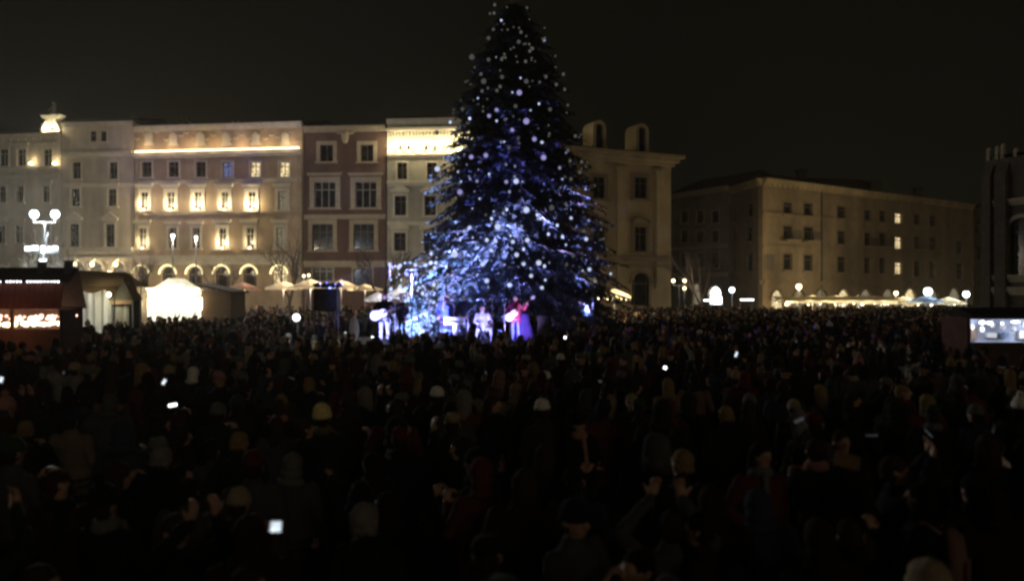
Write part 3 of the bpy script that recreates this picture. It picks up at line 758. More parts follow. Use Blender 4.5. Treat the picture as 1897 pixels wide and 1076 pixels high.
bare_tree('bare tree lit cyan by the tall double lamp', 62, 54, 8.4, 'barkpale', 3, 0.6)
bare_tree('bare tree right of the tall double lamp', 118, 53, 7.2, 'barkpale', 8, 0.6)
bare_tree('thin bare tree before the pale narrow house', 150, 62, 8.0, 'bark', 5, 0.55)
bare_tree('bare dark tree before the left end of the tan palace', 262, 66, 7.6, 'bark', 6, 0.5)
bare_tree('bare tree before the fourth arch of the palace', 408, 66, 6.6, 'bark', 9, 0.5)
bare_tree('tall bare tree at the right end of the tan palace', 535, 64, 9.0, 'bark', 10, 0.55)
bare_tree('bare tree before the brown house, near the fir', 706, 60, 8.2, 'bark', 12, 0.6)
bare_tree('faint bare tree before the dim grey house', 1300, 70, 8.6, 'bark', 14, 0.5)

# ------------------------------------------------------------------ the big fir
TX, TY, TTOP = X(952, 38), 38.0, Z(-6, 38)
TBOT = 2.5
def fir_r(z):
    t = max(0.0, (TTOP - z) / (TTOP - TBOT)); return 5.25 * t**0.64 + 0.10
def fir(root, top, bot, rfun, dz, r, tw=0.34, dens=0.13, m='needles', trunk_r=0.26):
    br = MB(); limbs = MB(); z = top - 0.35
    lvl = 0
    while z > bot:
        nb = 7 + int(6*min(1, (top - z)/3)); a0 = r.uniform(0, 2*PI)
        for k in range(nb):
            a = a0 + 2*PI*k/nb + r.uniform(-0.25, 0.25)
            L = rfun(z) * r.choice((0.72, 0.85, 0.95, 1.0, 1.06, 1.12)) * r.uniform(0.92, 1.06)
            dirv = Vector((math.cos(a), math.sin(a), 0)); side = Vector((-dirv.y, dirv.x, 0))
            sag = L * r.uniform(0.22, 0.42)
            pts = []
            nseg = 5
            zz = z + r.uniform(-dz/2, dz/2)
            for i in range(nseg+1):
                s = i/nseg; pts.append(dirv*L*s + Vector((0, 0, zz + 0.10*L*s - sag*s*s*1.3 + 0.10*L*max(0, s-0.75)*2)))
            rr = 0.012 + 0.014*L
            for i in range(nseg): limbs.tube(pts[i], pts[i+1], rr*(1-i/nseg*0.8), rr*(1-(i+1)/nseg*0.8), 3, 0, False)
            n = max(3, int(L/dens))
            for j in range(n):
                s = (j + r.random())/n
                if s < 0.12: continue
                q = s*nseg; i = min(int(q), nseg-1); base = pts[i].lerp(pts[i+1], q-i)
                fw = (1 - s)*0.9 + 0.35
                for sd in (-1, 1):
                    l = tw * fw * r.uniform(0.7, 1.5) * (0.55 + 0.45*min(1, L/2.0))
                    dv = (side*sd*r.uniform(0.6, 1) + dirv*r.uniform(0.4, 0.9) + Vector((0, 0, r.uniform(-1.3, 0.05)))).normalized()
                    tip = base + dv*l
                    up = Vector((r.uniform(-.5,.5), r.uniform(-.5,.5), 1)).normalized(); wv = dv.cross(up).normalized()*l*r.uniform(0.15, 0.25)
                    mid = base.lerp(tip, 0.45)
                    br.add([base, mid+wv, tip, mid-wv], [(0,1,2,3)])
                    for e in range(2):
                        s2 = r.uniform(0.2, 0.8); b2 = base.lerp(tip, s2)
                        d2 = (dv + wv.normalized()*r.choice((-1, 1))*r.uniform(0.7, 1.2) + Vector((0,0,r.uniform(-.6,.2)))).normalized()
                        t2 = b2 + d2*l*0.42; w2 = d2.cross(up).normalized()*l*0.12
                        br.add([b2-w2, b2+w2, t2], [(0,1,2)])
        z -= dz*r.uniform(0.85, 1.15); lvl += 1
    tb = MB(); tb.tube((0,0,0), (0,0,top-0.1), trunk_r, 0.02, 12); tb.build('trunk', M_['bark'], root)
    limbs.build('branches', M_['bark'], root)
    c = br.build('crown', M_[m], root); c['kind'] = 'stuff'
    return c
tree = thing('fir_tree', 'huge Christmas fir tree hung with globes behind the stage', 'tree', (TX, TY, 0))
fir(tree, TTOP, TBOT, fir_r, 0.21, random.Random(3), tw=0.56, dens=0.115)
# topper
tm = MB()
for k in range(8):
    a = PI*2*k/8 + 0.2; tm.add([(0.05*math.cos(a+PI/2), -0.05, 0.05*math.sin(a+PI/2)), (0.05*math.cos(a-PI/2), -0.05, 0.05*math.sin(a-PI/2)), (0.42*math.cos(a), 0, 0.42*math.sin(a)), (0, 0.08, 0)], [(0,1,2),(0,2,3),(1,3,2)])
tag(tm.build('star_topper', M_['stone'], loc=(TX, TY, TTOP+0.0)), 'unlit pale star on the tip of the fir', 'star')

def on_fir(px, py, inset=0.0):
    y = 36.0
    for _ in range(5):
        x = X(px, y) - TX; z = Z(py, y); rr = fir_r(z) + inset
        dy = math.sqrt(max(rr*rr - x*x, 0.02)); y = TY - dy
    return Vector((X(px, y), y, Z(py, y)))
orbs = [(874,106,'g',7),(905,111,'g',5),(896,151,'g',7),(930,143,'g',5),(975,151,'g',6),(962,172,'l',7),(955,197,'g',5),(975,225,'l',8),(906,215,'l',5),(920,204,'l',5),
 (900,288,'l',6),(873,291,'l',6),(1007,292,'l',7),(809,246,'g',6),(810,313,'b',7),(1019,203,'g',5),(949,241,'l',5),(960,256,'g',4),(1004,264,'b',4),(961,78,'g',5),(905,71,'g',5),(914,55,'g',4),
 (956,336,'b',7),(938,337,'l',5),(852,356,'l',7),(1022,385,'g',7),(975,389,'b',8),(922,420,'b',8),(842,471,'w',9),(977,445,'b',6),(902,445,'b',5),(918,447,'b',5),(950,448,'b',5),(957,472,'w',6),
 (998,487,'w',7),(970,489,'b',5),(910,464,'b',5),(894,489,'b',6),(902,520,'w',6),(944,528,'w',6),(1086,443,'w',5),(1092,499,'b',5),(870,422,'b',5),(984,511,'b',5),(1004,533,'b',5),(1058,404,'b',4),(990,258,'l',6),(1062,474,'g',5)]
om = MB(); om.ell((0,0,0), (1,1,1), 16, 10); 
cap = MB(); cap.tube((0,0,0.95), (0,0,1.22), 0.22, 0.2, 8); cap.tube((0,0,1.22), (0,0,1.9), 0.03, 0.03, 4)
cap_me = cap.mesh('cap', M_['pole'])
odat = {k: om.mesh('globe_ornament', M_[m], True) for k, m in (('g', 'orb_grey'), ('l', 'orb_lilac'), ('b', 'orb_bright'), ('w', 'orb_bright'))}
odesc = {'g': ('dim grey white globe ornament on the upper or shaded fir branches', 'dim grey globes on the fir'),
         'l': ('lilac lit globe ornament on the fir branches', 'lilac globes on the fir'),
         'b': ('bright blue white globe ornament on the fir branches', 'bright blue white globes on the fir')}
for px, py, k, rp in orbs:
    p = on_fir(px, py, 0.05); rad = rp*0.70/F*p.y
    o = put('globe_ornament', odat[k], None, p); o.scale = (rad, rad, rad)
    kk = 'b' if k == 'w' else k
    spc = {(842,471): 'largest and brightest globe, low on the left of the fir', (874,106): 'dim globe on the upper left edge of the fir', (975,225): 'big lilac globe in the upper middle of the fir',
           (998,487): 'bright globe low on the fir above the bass player', (1022,385): 'grey globe right of the middle of the fir', (1086,443): 'small bright globe on the shaded right side of the fir',
           (810,313): 'bright globe on the left edge of the fir'}.get((px, py))
    hw_ = fir_r(p.z)*F/36; q_ = (px-952)/hw_
    side_ = 'at the left edge' if q_ < -0.7 else 'well left of centre' if q_ < -0.4 else 'left of centre' if q_ < -0.12 else 'at the centre' if q_ < 0.12 else 'right of centre' if q_ < 0.4 else 'well right of centre' if q_ < 0.7 else 'at the right edge'
    lev = 'near the tip' if py < 115 else 'in the upper part' if py < 200 else 'above the middle' if py < 280 else 'in the middle' if py < 370 else 'below the middle' if py < 440 else 'in the lower part' if py < 480 else 'among the lowest boughs'
    lb_ = spc or f"{'large' if rp > 6 else 'medium' if rp > 5 else 'small'} {dict(g='dim grey', l='lilac', b='blue white')[kk]} globe {lev} of the fir, {side_}"
    tag(o, lb_, 'ornament', 'globe ornaments hanging on the great fir')
    c = put('cap', cap_me, o)
# string lights on the fir: individually built bulbs on one long string
st = thing('light_string', 'string of small white bulbs wound round the fir tree', 'string lights', (TX, TY, 0))
bm_ = MB(); bm_.ell((0,0,0), (1,1,1.2), 8, 5)
b_dim = bm_.mesh('bulb', M_['fairy_dim'], True); b_lit = bm_.mesh('bulb', M_['fairy'], True); b_soft = bm_.mesh('bulb', M_['fairy_soft'], True)
rb = random.Random(21); cnt = 0
wire = []
while cnt < 240:
    py = rb.uniform(8, 536); 
    y = 36; z = Z(py, y); hw = fir_r(z)/36*F
    px = 952 + rb.uniform(-1, 1)*hw*0.90
    if rb.random() < 0.5 and py < 130: continue
    if py > 120 and rb.random() > 0.35 + 0.65*(py/540): continue
    if any((px-a)**2 + (py-b)**2 < 90 for a, b, *_ in orbs): continue
    p = on_fir(px, py, rb.uniform(-0.25, 0.05))
    lit = rb.random() < (0.08 if py < 170 else 0.35 if py < 300 else 0.75) and px < 1045 or rb.random() < 0.12*(py > 170)
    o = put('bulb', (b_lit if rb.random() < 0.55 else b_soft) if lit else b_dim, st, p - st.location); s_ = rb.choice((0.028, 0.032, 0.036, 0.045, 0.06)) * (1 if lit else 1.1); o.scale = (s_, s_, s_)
    wire.append(p - st.location); cnt += 1
wire.sort(key=lambda q: -q.z)
wb = MB()
for i in range(0, len(wire)-1):
    a, b = wire[i], wire[i+1]
    if (a-b).length < 1.2: wb.tube(a, b, 0.006, 0.006, 3, 0, False)
tag(wb.build('cable', M_['plastic'], st), kind='stuff')

# low lit fir and bushes on the left of the big fir
t2 = thing('small_fir_tree', 'smaller fir with white bulbs behind the left side of the stage', 'tree', (X(772, 37), 37.2, 0))
fir(t2, Z(487, 37.2), 0.9, lambda z: 1.55*max(0.05, (Z(487, 37.2)-z)/3.4)**0.6, 0.2, random.Random(9), tw=0.3, dens=0.13, trunk_r=0.1)
t3 = thing('small_fir_tree', 'second small fir, nearer the stage middle below the great crown', 'tree', (X(842, 36), 34.9, 0))
fir(t3, Z(498, 35), 1.4, lambda z: 1.1*max(0.05, (Z(498, 35)-z)/2.6)**0.6, 0.2, random.Random(19), tw=0.28, dens=0.13, trunk_r=0.08)
s2 = thing('light_string', 'string of white bulbs across the small fir beside the stage', 'string lights', (X(760, 36), 35.6, 0))
for i in range(46):
    if i < 12: px, py = 722 + i*9.5, 490 + 4*math.sin(i*1.3)
    else: px, py = rb.uniform(715, 830), rb.uniform(495, 560)
    y = 35.4 + rb.uniform(-0.1, 0.1); p = Vector((X(px, y), y, Z(py, y)))
    o = put('bulb', b_lit, s2, p - s2.location); s_ = rb.choice((0.03, 0.045, 0.075)); o.scale = (s_, s_, s_)
cb = MB(); pts = [Vector((X(722+i*9.5, 35.4), 35.4, Z(490+4*math.sin(i*1.3), 35.4))) - s2.location for i in range(12)]; cb.path(pts, 0.01, 4)
for e in (pts[0], pts[-1]): cb.tube((e.x, e.y, e.z), (e.x, e.y, -0.0), 0.02, 0.025, 6)
cb.build('cable', M_['pole'], s2)

# ------------------------------------------------------------------ people
def hand(mb, wrist, d, curl=0.5, side=1, mi=2):
    d = Vector(d).normalized(); up = Vector((0, 0, 1)) if abs(d.z) < 0.9 else Vector((0, 1, 0))
    sx = d.cross(up).normalized(); n = sx.cross(d).normalized()
    w_ = Vector(wrist)
    M = Matrix((sx, d, n)).transposed()
    mb.ell(w_ + d*0.05, (0.042, 0.055, 0.02), 10, 6, mi, M)
    for i, (off, L) in enumerate(((-0.032, 0.06), (-0.011, 0.075), (0.011, 0.07), (0.032, 0.055))):
        b = w_ + d*0.09 + sx*off; k1 = b + (d*(1-curl*0.5) - n*curl*0.6).normalized()*L*0.55; k2 = k1 + (d*(1-curl) - n*curl*1.2).normalized()*L*0.5
        mb.capsule(b, k1, 0.0105, 0.0095, 8, mi, 3); mb.capsule(k1, k2, 0.0095, 0.008, 8, mi, 3)
    b = w_ + d*0.03 + sx*0.04*side; mb.capsule(b, b + (sx*side*0.7 + d*0.8 - n*0.4*curl).normalized()*0.06, 0.013, 0.010, 8, mi, 3)
REG = ['coat', 'trousers', 'skin', 'shoe', 'eye', 'lip']
def person_mesh(name, arms, coat=0.74, legs='stand', bulk=1.0, stride=0.0, tris=5500, armr=1.0):
    """arms: (elbowL, wristL, handdirL, elbowR, wristR, handdirR)"""
    mb = MB()
    b = bulk; sit = legs == 'sit'
    rows = [(coat, 0, 0, 0.205*b, 0.15*b), (coat+0.03, 0, 0, 0.235*b, 0.165*b), (0.92, 0, 0, 0.215*b, 0.15*b), (1.06, 0, 0.005, 0.20*b, 0.14*b), (1.20, 0, 0.01, 0.215*b, 0.145*b),
            (1.32, 0, 0.0, 0.225*b, 0.135*b), (1.40, 0, -0.005, 0.20*b, 0.11*b), (1.445, 0, -0.01, 0.13, 0.085), (1.475, 0, -0.01, 0.075, 0.07)]
    rows = [r_ for i, r_ in enumerate(rows) if i < 2 or r_[0] > coat + 0.06]
    mb.loft(rows, 20, 0)
    mb.loft([(1.43, 0, -0.01, 0.085, 0.085), (1.49, 0, -0.005, 0.080, 0.08), (1.51, 0, 0, 0.062, 0.065)], 16, 0)       # collar
    mb.capsule((0, -0.005, 1.44), (0, 0.005, 1.55), 0.055, 0.055, 12, 2)
    mb.ell((0, 0.0, 1.625), (0.077, 0.097, 0.108), 18, 12, 2); mb.ell((0, 0.032, 1.57), (0.055, 0.062, 0.06), 14, 8, 2)
    mb.capsule((0, 0.098, 1.64), (0, 0.112, 1.605), 0.010, 0.015, 8, 2)
    mb.capsule((-0.035, 0.086, 1.652), (0.035, 0.086, 1.652), 0.012, 0.012, 8, 2)
    for s in (-1, 1): mb.ell((s*0.08, -0.005, 1.615), (0.014, 0.024, 0.034), 8, 6, 2)
    for s, e, wr, hd in ((-1, arms[0], arms[1], arms[2]), (1, arms[3], arms[4], arms[5])):
        sh = Vector((s*0.195*b, -0.005, 1.385)); e = Vector(e); wr = Vector(wr)
        mb.capsule(sh, e, 0.075*b*armr, 0.058*b*armr, 14, 0); mb.capsule(e, wr, 0.057*b*armr, 0.042*armr, 14, 0)
        hand(mb, wr + (wr-e).normalized()*0.02, hd, 0.55, -s)
    for s in (-1, 1):
        hip = Vector((s*0.095, 0, 0.86)); 
        if sit: kn = Vector((s*0.24, 0.42, 0.86)); an = Vector((s*0.27, 0.44, 0.44)); hip.z = 0.88
        else: kn = Vector((s*0.105, 0.02 + s*stride*0.5, 0.49)); an = Vector((s*0.11, -0.02 + s*stride, 0.10))
        mb.capsule(hip, kn, 0.10, 0.068, 14, 1); mb.capsule(kn, an, 0.066, 0.048, 12, 1)
        mb.ell(an + Vector((s*0.01, 0.065, -0.055)), (0.048, 0.14, 0.045), 12, 6, 3)
    kd = kdtree.KDTree(len(mb.v)); regv = [0]*len(mb.v)
    for f, m in zip(mb.f, mb.m):
        for i in f: regv[i] = m
    for i, v in enumerate(mb.v): kd.insert(v, i)
    kd.balance()
    me = bpy.data.meshes.new('tmp'); me.from_pydata(mb.v, [], mb.f)
    o = bpy.data.objects.new('tmp', me); C.objects.link(o)
    rm = o.modifiers.new('r', 'REMESH'); rm.mode = 'VOXEL'; rm.voxel_size = 0.011; rm.use_smooth_shade = True
    dg = bpy.context.evaluated_depsgraph_get(); ev = bpy.data.meshes.new_from_object(o.evaluated_get(dg))
    o.modifiers.clear(); o.data = ev
    for m in REG + ['hairback']: ev.materials.append(M_[m])
    n = len(ev.vertices); co = np.empty(n*3, 'f'); ev.vertices.foreach_get('co', co); co = co.reshape(-1, 3)
    vr = [regv[kd.find(c)[1]] for c in co]
    for i in range(n):
        if vr[i] == 2 and co[i][2] > 1.50 and abs(co[i][0]) < 0.085 and co[i][1] < 0.028 - max(0, 1.60-co[i][2])*0.5: vr[i] = 6
    no = np.empty(n*3, 'f'); ev.vertices.foreach_get('normal', no); no = no.reshape(-1, 3)
    for i in range(n):                                    # folds in the cloth
        if vr[i] in (0, 1):
            c = Vector(co[i]); k = mnoise.noise(Vector((c.x*7, c.y*7, c.z*13))) * 0.012 + mnoise.noise(c*22)*0.005
            co[i] += no[i]*k
    ev.vertices.foreach_set('co', co.ravel())
    pm = []
    for p in ev.polygons:
        rs = [vr[i] for i in p.vertices]; pm.append(max(set(rs), key=rs.count))
    ev.polygons.foreach_set('material_index', pm)
    def dec(target):
        for md in list(o.modifiers): o.modifiers.remove(md)
        dm = o.modifiers.new('d', 'DECIMATE'); dm.ratio = min(1, target/(2*len(ev.polygons)))
        dg = bpy.context.evaluated_depsgraph_get(); r_ = bpy.data.meshes.new_from_object(o.evaluated_get(dg))
        r_.polygons.foreach_set('use_smooth', [True]*len(r_.polygons)); return r_
    hi = dec(tris); lo = dec(330)
    # eyes and lips
    bmh = bmesh.new(); bmh.from_mesh(hi)
    def addell(c, r, mi):
        g_ = bmesh.ops.create_icosphere(bmh, subdivisions=1, radius=1)['verts']
        for v in g_: v.co = Vector((v.co.x*r[0]+c[0], v.co.y*r[1]+c[1], v.co.z*r[2]+c[2]))
        fs = {f for v in g_ for f in v.link_faces}
        for f in fs: f.material_index = mi; f.smooth = True
    for s in (-1, 1): addell((s*0.032, 0.083, 1.627), (0.013, 0.009, 0.008), 4); addell((s*0.032, 0.0905, 1.627), (0.0055, 0.003, 0.0055), 3)
    addell((0, 0.094, 1.573), (0.023, 0.007, 0.007), 5)
    bmh.to_mesh(hi); bmh.free()
    hi.name = name
    bpy.data.objects.remove(o)
    return hi, lo
down = ((-0.27, -0.03, 1.12), (-0.25, 0.06, 0.90), (0.05, 0.25, -1), (0.27, -0.03, 1.12), (0.25, 0.06, 0.90), (-0.05, 0.25, -1))
pocket = ((-0.31, -0.07, 1.14), (-0.22, 0.10, 0.98), (0.6, 0.3, -0.6), (0.31, -0.07, 1.14), (0.22, 0.10, 0.98), (-0.6, 0.3, -0.6))
phone = ((-0.27, 0.08, 1.15), (-0.10, 0.30, 1.30), (0.3, 0.3, 0.8), (0.27, 0.08, 1.15), (0.10, 0.30, 1.30), (-0.3, 0.3, 0.8))
raised = ((-0.33, 0.14, 1.50), (-0.12, 0.24, 1.74), (0.2, 0.1, 1), (0.33, 0.14, 1.50), (0.12, 0.24, 1.74), (-0.2, 0.1, 1))
onearm = ((-0.27, -0.03, 1.12), (-0.25, 0.06, 0.90), (0.05, 0.25, -1), (0.34, 0.10, 1.50), (0.22, 0.2, 1.76), (0, 0.1, 1))
hug = ((-0.29, 0.06, 1.16), (-0.02, 0.20, 1.14), (1, 0.1, 0.1), (0.29, 0.06, 1.12), (0.02, 0.22, 1.08), (-1, 0.1, 0.1))
POSES = []
for nm, a, kw, txt in (('standing_body', down, dict(coat=0.78), 'arms at the sides'), ('standing_body', pocket, dict(coat=0.66, bulk=1.06), 'hands in pockets'),
                  ('standing_body', phone, dict(coat=0.80), 'holding hands up at the chest'), ('standing_body', raised, dict(coat=0.82), 'both hands raised'),
                  ('standing_body', onearm, dict(coat=0.78, bulk=0.97), 'one hand raised'), ('standing_body', hug, dict(coat=0.60, bulk=1.04), 'arms folded')):
    hi, lo = person_mesh('body', a, **kw); POSES.append((hi, lo, txt))

def headgear():
    H = {}
    c = (0, -0.005, 1.645)
    mb = MB(); mb.loft([(1.635, 0, -0.005, 0.086, 0.106), (1.64, 0, -0.005, 0.094, 0.114), (1.675, 0, -0.005, 0.094, 0.114), (1.68, 0, -0.006, 0.087, 0.107), (1.72, 0, -0.01, 0.080, 0.098), (1.755, 0, -0.015, 0.055, 0.068), (1.772, 0, -0.018, 0.02, 0.025)], 16)
    H['beanie'] = mb
    mb = MB(); mb.loft([(1.625, 0, -0.005, 0.088, 0.108), (1.632, 0, -0.005, 0.099, 0.118), (1.69, 0, -0.005, 0.098, 0.118), (1.70, 0, -0.006, 0.09, 0.11), (1.75, 0, -0.012, 0.080, 0.095), (1.79, 0, -0.018, 0.045, 0.055)], 16)
    mb.ell((0, -0.02, 1.825), (0.045, 0.045, 0.042), 12, 7); H['bobble hat'] = mb
    mb = MB(); mb.ell((0, -0.02, 1.635), (0.098, 0.118, 0.125), 16, 9); mb.ell((0, -0.045, 1.55), (0.105, 0.10, 0.10), 14, 8); mb.ell((0, -0.07, 1.47), (0.14, 0.09, 0.06), 14, 6); H['hood'] = mb
    mb = MB(); mb.ell((0, -0.014, 1.648), (0.086, 0.104, 0.100), 16, 9)
    for k in range(14):
        a = PI + PI*k/13; mb.ell((0.078*math.cos(a), 0.06*math.sin(a)-0.02, 1.60 - 0.01*(k % 3)), (0.018, 0.03, 0.035), 7, 5)
    H['short hair'] = mb
    mb = MB(); mb.ell((0, -0.014, 1.648), (0.088, 0.106, 0.102), 16, 9)
    for k in range(16):
        a = PI*0.92 + PI*1.16*k/15; x, y = 0.075*math.cos(a), 0.07*math.sin(a)-0.02
        mb.capsule((x, y, 1.66), (x*1.25, y*1.2-0.015, 1.40 - 0.03*(k % 4)), 0.026, 0.014, 7, 0, 2)
    H['long hair'] = mb
    mb = MB(); mb.loft([(1.655, 0, -0.005, 0.085, 0.105), (1.70, 0, -0.005, 0.086, 0.106), (1.745, 0, -0.008, 0.062, 0.078), (1.757, 0, -0.01, 0.02, 0.03)], 16); mb.ell((0, 0.13, 1.662), (0.065, 0.06, 0.008), 12, 4); H['cap'] = mb
    return H
HG = headgear()
for k, mb in HG.items():                               # rough the surface a little
    nv = []
    for v in mb.v:
        v = Vector(v); n = mnoise.noise(v*30)*0.005; d = (v - Vector((0, 0, 1.62))); nv.append(tuple(v + d.normalized()*n))
    mb.v = nv
hatmesh = {k: mb.mesh('headwear', M_['knit'], True) for k, mb in HG.items()}
sc_mb = MB(); sc_mb.loft([(1.44, 0, -0.005, 0.095, 0.095), (1.46, 0, 0, 0.115, 0.115), (1.50, 0, 0, 0.11, 0.11), (1.53, 0, 0, 0.085, 0.09)], 14); sc_mb.capsule((0.04, 0.11, 1.46), (0.06, 0.15, 1.15), 0.035, 0.03, 8)
scarf_me = sc_mb.mesh('scarf', M_['knit'], True)
bp_mb = MB(); bp_mb.loft([(0.98, 0, -0.22, 0.13, 0.07), (1.0, 0, -0.23, 0.15, 0.085), (1.2, 0, -0.235, 0.15, 0.09), (1.36, 0, -0.22, 0.13, 0.075), (1.41, 0, -0.20, 0.07, 0.04)], 14)
bp_mb.box(-0.1, 0.1, -0.345, -0.3, 1.02, 1.18)
for s in (-1, 1): bp_mb.path([(s*0.10, -0.15, 1.38), (s*0.11, -0.03, 1.455), (s*0.12, 0.12, 1.34)], 0.018, 6)
bp_me = bp_mb.mesh('backpack', M_['coat'], True)

COATS = {'black': (0.008, 0.008, 0.009), 'dark navy': (0.009, 0.012, 0.022), 'charcoal': (0.020, 0.020, 0.021), 'dark olive': (0.024, 0.025, 0.015), 'dark brown': (0.028, 0.019, 0.013),
         'maroon': (0.045, 0.013, 0.012), 'dark green': (0.011, 0.022, 0.015), 'grey': (0.075, 0.075, 0.072), 'beige': (0.20, 0.155, 0.105), 'pale grey': (0.24, 0.24, 0.225),
         'dull red': (0.10, 0.026, 0.022), 'dusty pink': (0.20, 0.12, 0.10), 'slate blue': (0.035, 0.045, 0.07), 'white': (0.55, 0.53, 0.48), 'mustard': (0.17, 0.115, 0.04)}
CW = {'black': 20, 'dark navy': 12, 'charcoal': 12, 'dark olive': 8, 'dark brown': 9, 'maroon': 5, 'dark green': 5, 'grey': 6, 'beige': 3, 'pale grey': 2, 'dull red': 3, 'dusty pink': 2, 'slate blue': 3, 'white': 1, 'mustard': 1}
HATC = {'black': (0.012, 0.012, 0.012), 'grey': (0.14, 0.14, 0.135), 'white': (0.80, 0.78, 0.70), 'maroon': (0.09, 0.018, 0.018), 'navy': (0.015, 0.02, 0.05), 'beige': (0.32, 0.26, 0.17), 'brown': (0.05, 0.028, 0.016), 'yellow': (0.85, 0.70, 0.30), 'pink': (0.4, 0.2, 0.18), 'green': (0.03, 0.06, 0.03)}
HATW = {'black': 12, 'grey': 7, 'white': 1, 'maroon': 3, 'navy': 6, 'beige': 3, 'brown': 4, 'pink': 2, 'green': 2}
HAIRC = {'dark': (0.014, 0.010, 0.008), 'brown': (0.045, 0.026, 0.014), 'blond': (0.26, 0.18, 0.08), 'grey': (0.2, 0.19, 0.18)}
HAIRW = {'dark': 6, 'brown': 6, 'blond': 3, 'grey': 1}
def pick(r, w): return r.choices(list(w), list(w.values()))[0]
def make_person(x, y, h, rz, pose, coat, hg, hgcol, label, group=None, scarf=None, pack=None, z=0, meshes=None):
    t = thing('person', label, 'person', (x, y, z), rz, group)
    s = h/1.735; k = (math.sin(x*37.7+y*91.3)+1)/2; t.scale = (s*(0.93+0.16*k), s*(0.95+0.12*k), s)
    if z == 0: t.rotation_euler = (0.07*math.sin(x*53+y*17), 0.07*math.sin(x*29-y*71), rz)
    b = put('body', (meshes or POSES[pose])[0], t); b.color = (*coat, 1)
    if hg:
        nm = {'short hair': 'hair', 'long hair': 'hair', 'hood': 'hood', 'cap': 'cap'}.get(hg, 'hat')
        o = put(nm, hatmesh[hg], t); o.color = (*hgcol, 1)
    if scarf: o = put('scarf', scarf_me, t); o.color = (*scarf, 1)
    if pack: o = put('backpack', bp_me, t); o.color = (*pack, 1)
    return t

placed = []       # x, y of everyone
def dist_for(py, h): return (CAMZ - h) * F / (py - 538)
def special(px, py, h, coat, hg, hc, label, pose=0, rz=0, scarf=None, pack=None, group=None, coatc=None):
    top = h * (1.02 if hg in ('beanie', 'hood', 'cap') else 1.06 if hg == 'bobble hat' else 1.0)
    d = dist_for(py, top); x = X(px, d)
    cc = coatc or COATS[coat]; hcol = HATC.get(hc) or HAIRC.get(hc)
    placed.append((x, d)); land.append((label, px, d))
    return make_person(x, d, h, rz, pose, cc, hg, hcol, label, group, scarf, pack)
land = []
ppl = {}
ppl['yellow'] = special(610, 752, 1.70, 'dark green', 'beanie', 'yellow', 'person in yellow knitted hat and pale scarf, left of the middle', 2, 0.1, scarf=(0.12, 0.11, 0.07))
h_ = [c for c in ppl['yellow'].children if c.name.startswith('hat')][0]; h_.scale = (1.16, 1.16, 1.35); h_.location = (0, 0, -0.575)   # a tall slouchy knitted hat
special(796, 713, 1.72, 'black', 'beanie', 'white', 'person in white beanie and black coat below the singer', 1)
special(1023, 738, 1.74, 'dark olive', 'beanie', 'white', 'person in off white beanie and olive coat right of the middle', 0, 0.1)
special(361, 678, 1.66, 'dark navy', 'hood', 'white', 'person in white hood beside the lit phone, left', 0, -0.3)
special(407, 903, 1.60, 'dark olive', 'beanie', 'beige', 'person in pale beanie leaning near the glowing phone at the bottom left', 2, -0.3)
special(1790, 1046, 1.80, 'charcoal', 'beanie', 'beige', 'nearest person, pale brown beanie cut off by the bottom right frame', 0)
special(1258, 838, 1.76, 'black', 'short hair', 'blond', 'tall person in black coat with blond hair, right of the middle', 1, 0.5)
special(620, 900, 1.62, 'dark green', 'long hair', 'brown', 'person with brown hair right behind the yellow hatted person', 2, 0.0, scarf=(0.30, 0.26, 0.12)) if False else None
special(1700, 655, 1.76, 'pale grey', 'short hair', 'dark', 'person in pale grey jacket standing out in the crowd at the right', 4, 0.6, coatc=(0.42, 0.42, 0.37))
special(1655, 700, 1.62, 'beige', 'long hair', 'brown', 'person in beige coat at the left elbow of the pale jacket', 1, 2.6)
special(1148, 618, 1.74, 'dusty pink', 'short hair', 'dark', 'person in dusty pink jacket right of the stage', 4, -0.7)
special(1245, 698, 1.70, 'mustard', 'long hair', 'blond', 'person with blond hair in mustard coat under the bright phone', 0, 0.2)
special(1376, 728, 1.70, 'black', 'beanie', 'grey', 'person in grey beanie right of the mustard coat', 0)
special(460, 645, 1.72, 'beige', 'hood', 'beige', 'person in beige hooded coat pointing right, left side of the crowd', 4, -0.5)
special(932, 700, 1.68, 'dull red', 'hood', 'maroon', 'person in dull red hooded jacket below the bass player', 0, 0.1)
special(860, 665, 1.70, 'grey', 'beanie', 'grey', 'person in grey beanie below the music stand', 1)
special(965, 655, 1.76, 'pale grey', 'cap', 'beige', 'person in pale cap and pale grey jacket in front of the bass player', 1, 0.3)
special(1120, 642, 1.72, 'dull red', 'short hair', 'blond', 'person with blond hair in red jacket right of the stage', 0, 1.2)
special(1820, 640, 1.72, 'dusty pink', 'short hair', 'dark', 'person in pink brown jacket facing left by the blue white stall', 2, 1.4)
special(1790, 700, 1.74, 'dull red', 'cap', 'black', 'person in red jacket and black cap below the blue white stall', 0, 0.4)
special(1478, 738, 1.62, 'dark brown', 'beanie', 'beige', 'person in beige beanie and brown coat, right part of the crowd', 0, 0.1)
special(1545, 700, 1.68, 'dark green', 'hood', 'green', 'person in dark green hooded coat, right part of the crowd', 0, 0.1)
special(1450, 655, 1.74, 'dark brown', 'hood', 'brown', 'person in big brown hooded coat, right part of the crowd', 1, 0.1)
special(80, 612, 1.78, 'dull red', 'short hair', 'dark', 'person in bright red jacket right in front of the red stall', 1, 0.3, coatc=(0.5, 0.05, 0.03))
special(40, 600, 1.80, 'black', 'short hair', 'dark', 'person in black silhouetted against the red stall', 0, 0.3)
special(60, 640, 1.72, 'dusty pink', 'long hair', 'brown', 'person in long dusty pink coat at the left edge of the crowd', 5, 2.8)
special(143, 622, 1.68, 'slate blue', 'short hair', 'grey', 'grey haired person in slate blue coat right of the red stall', 0, 2.9)
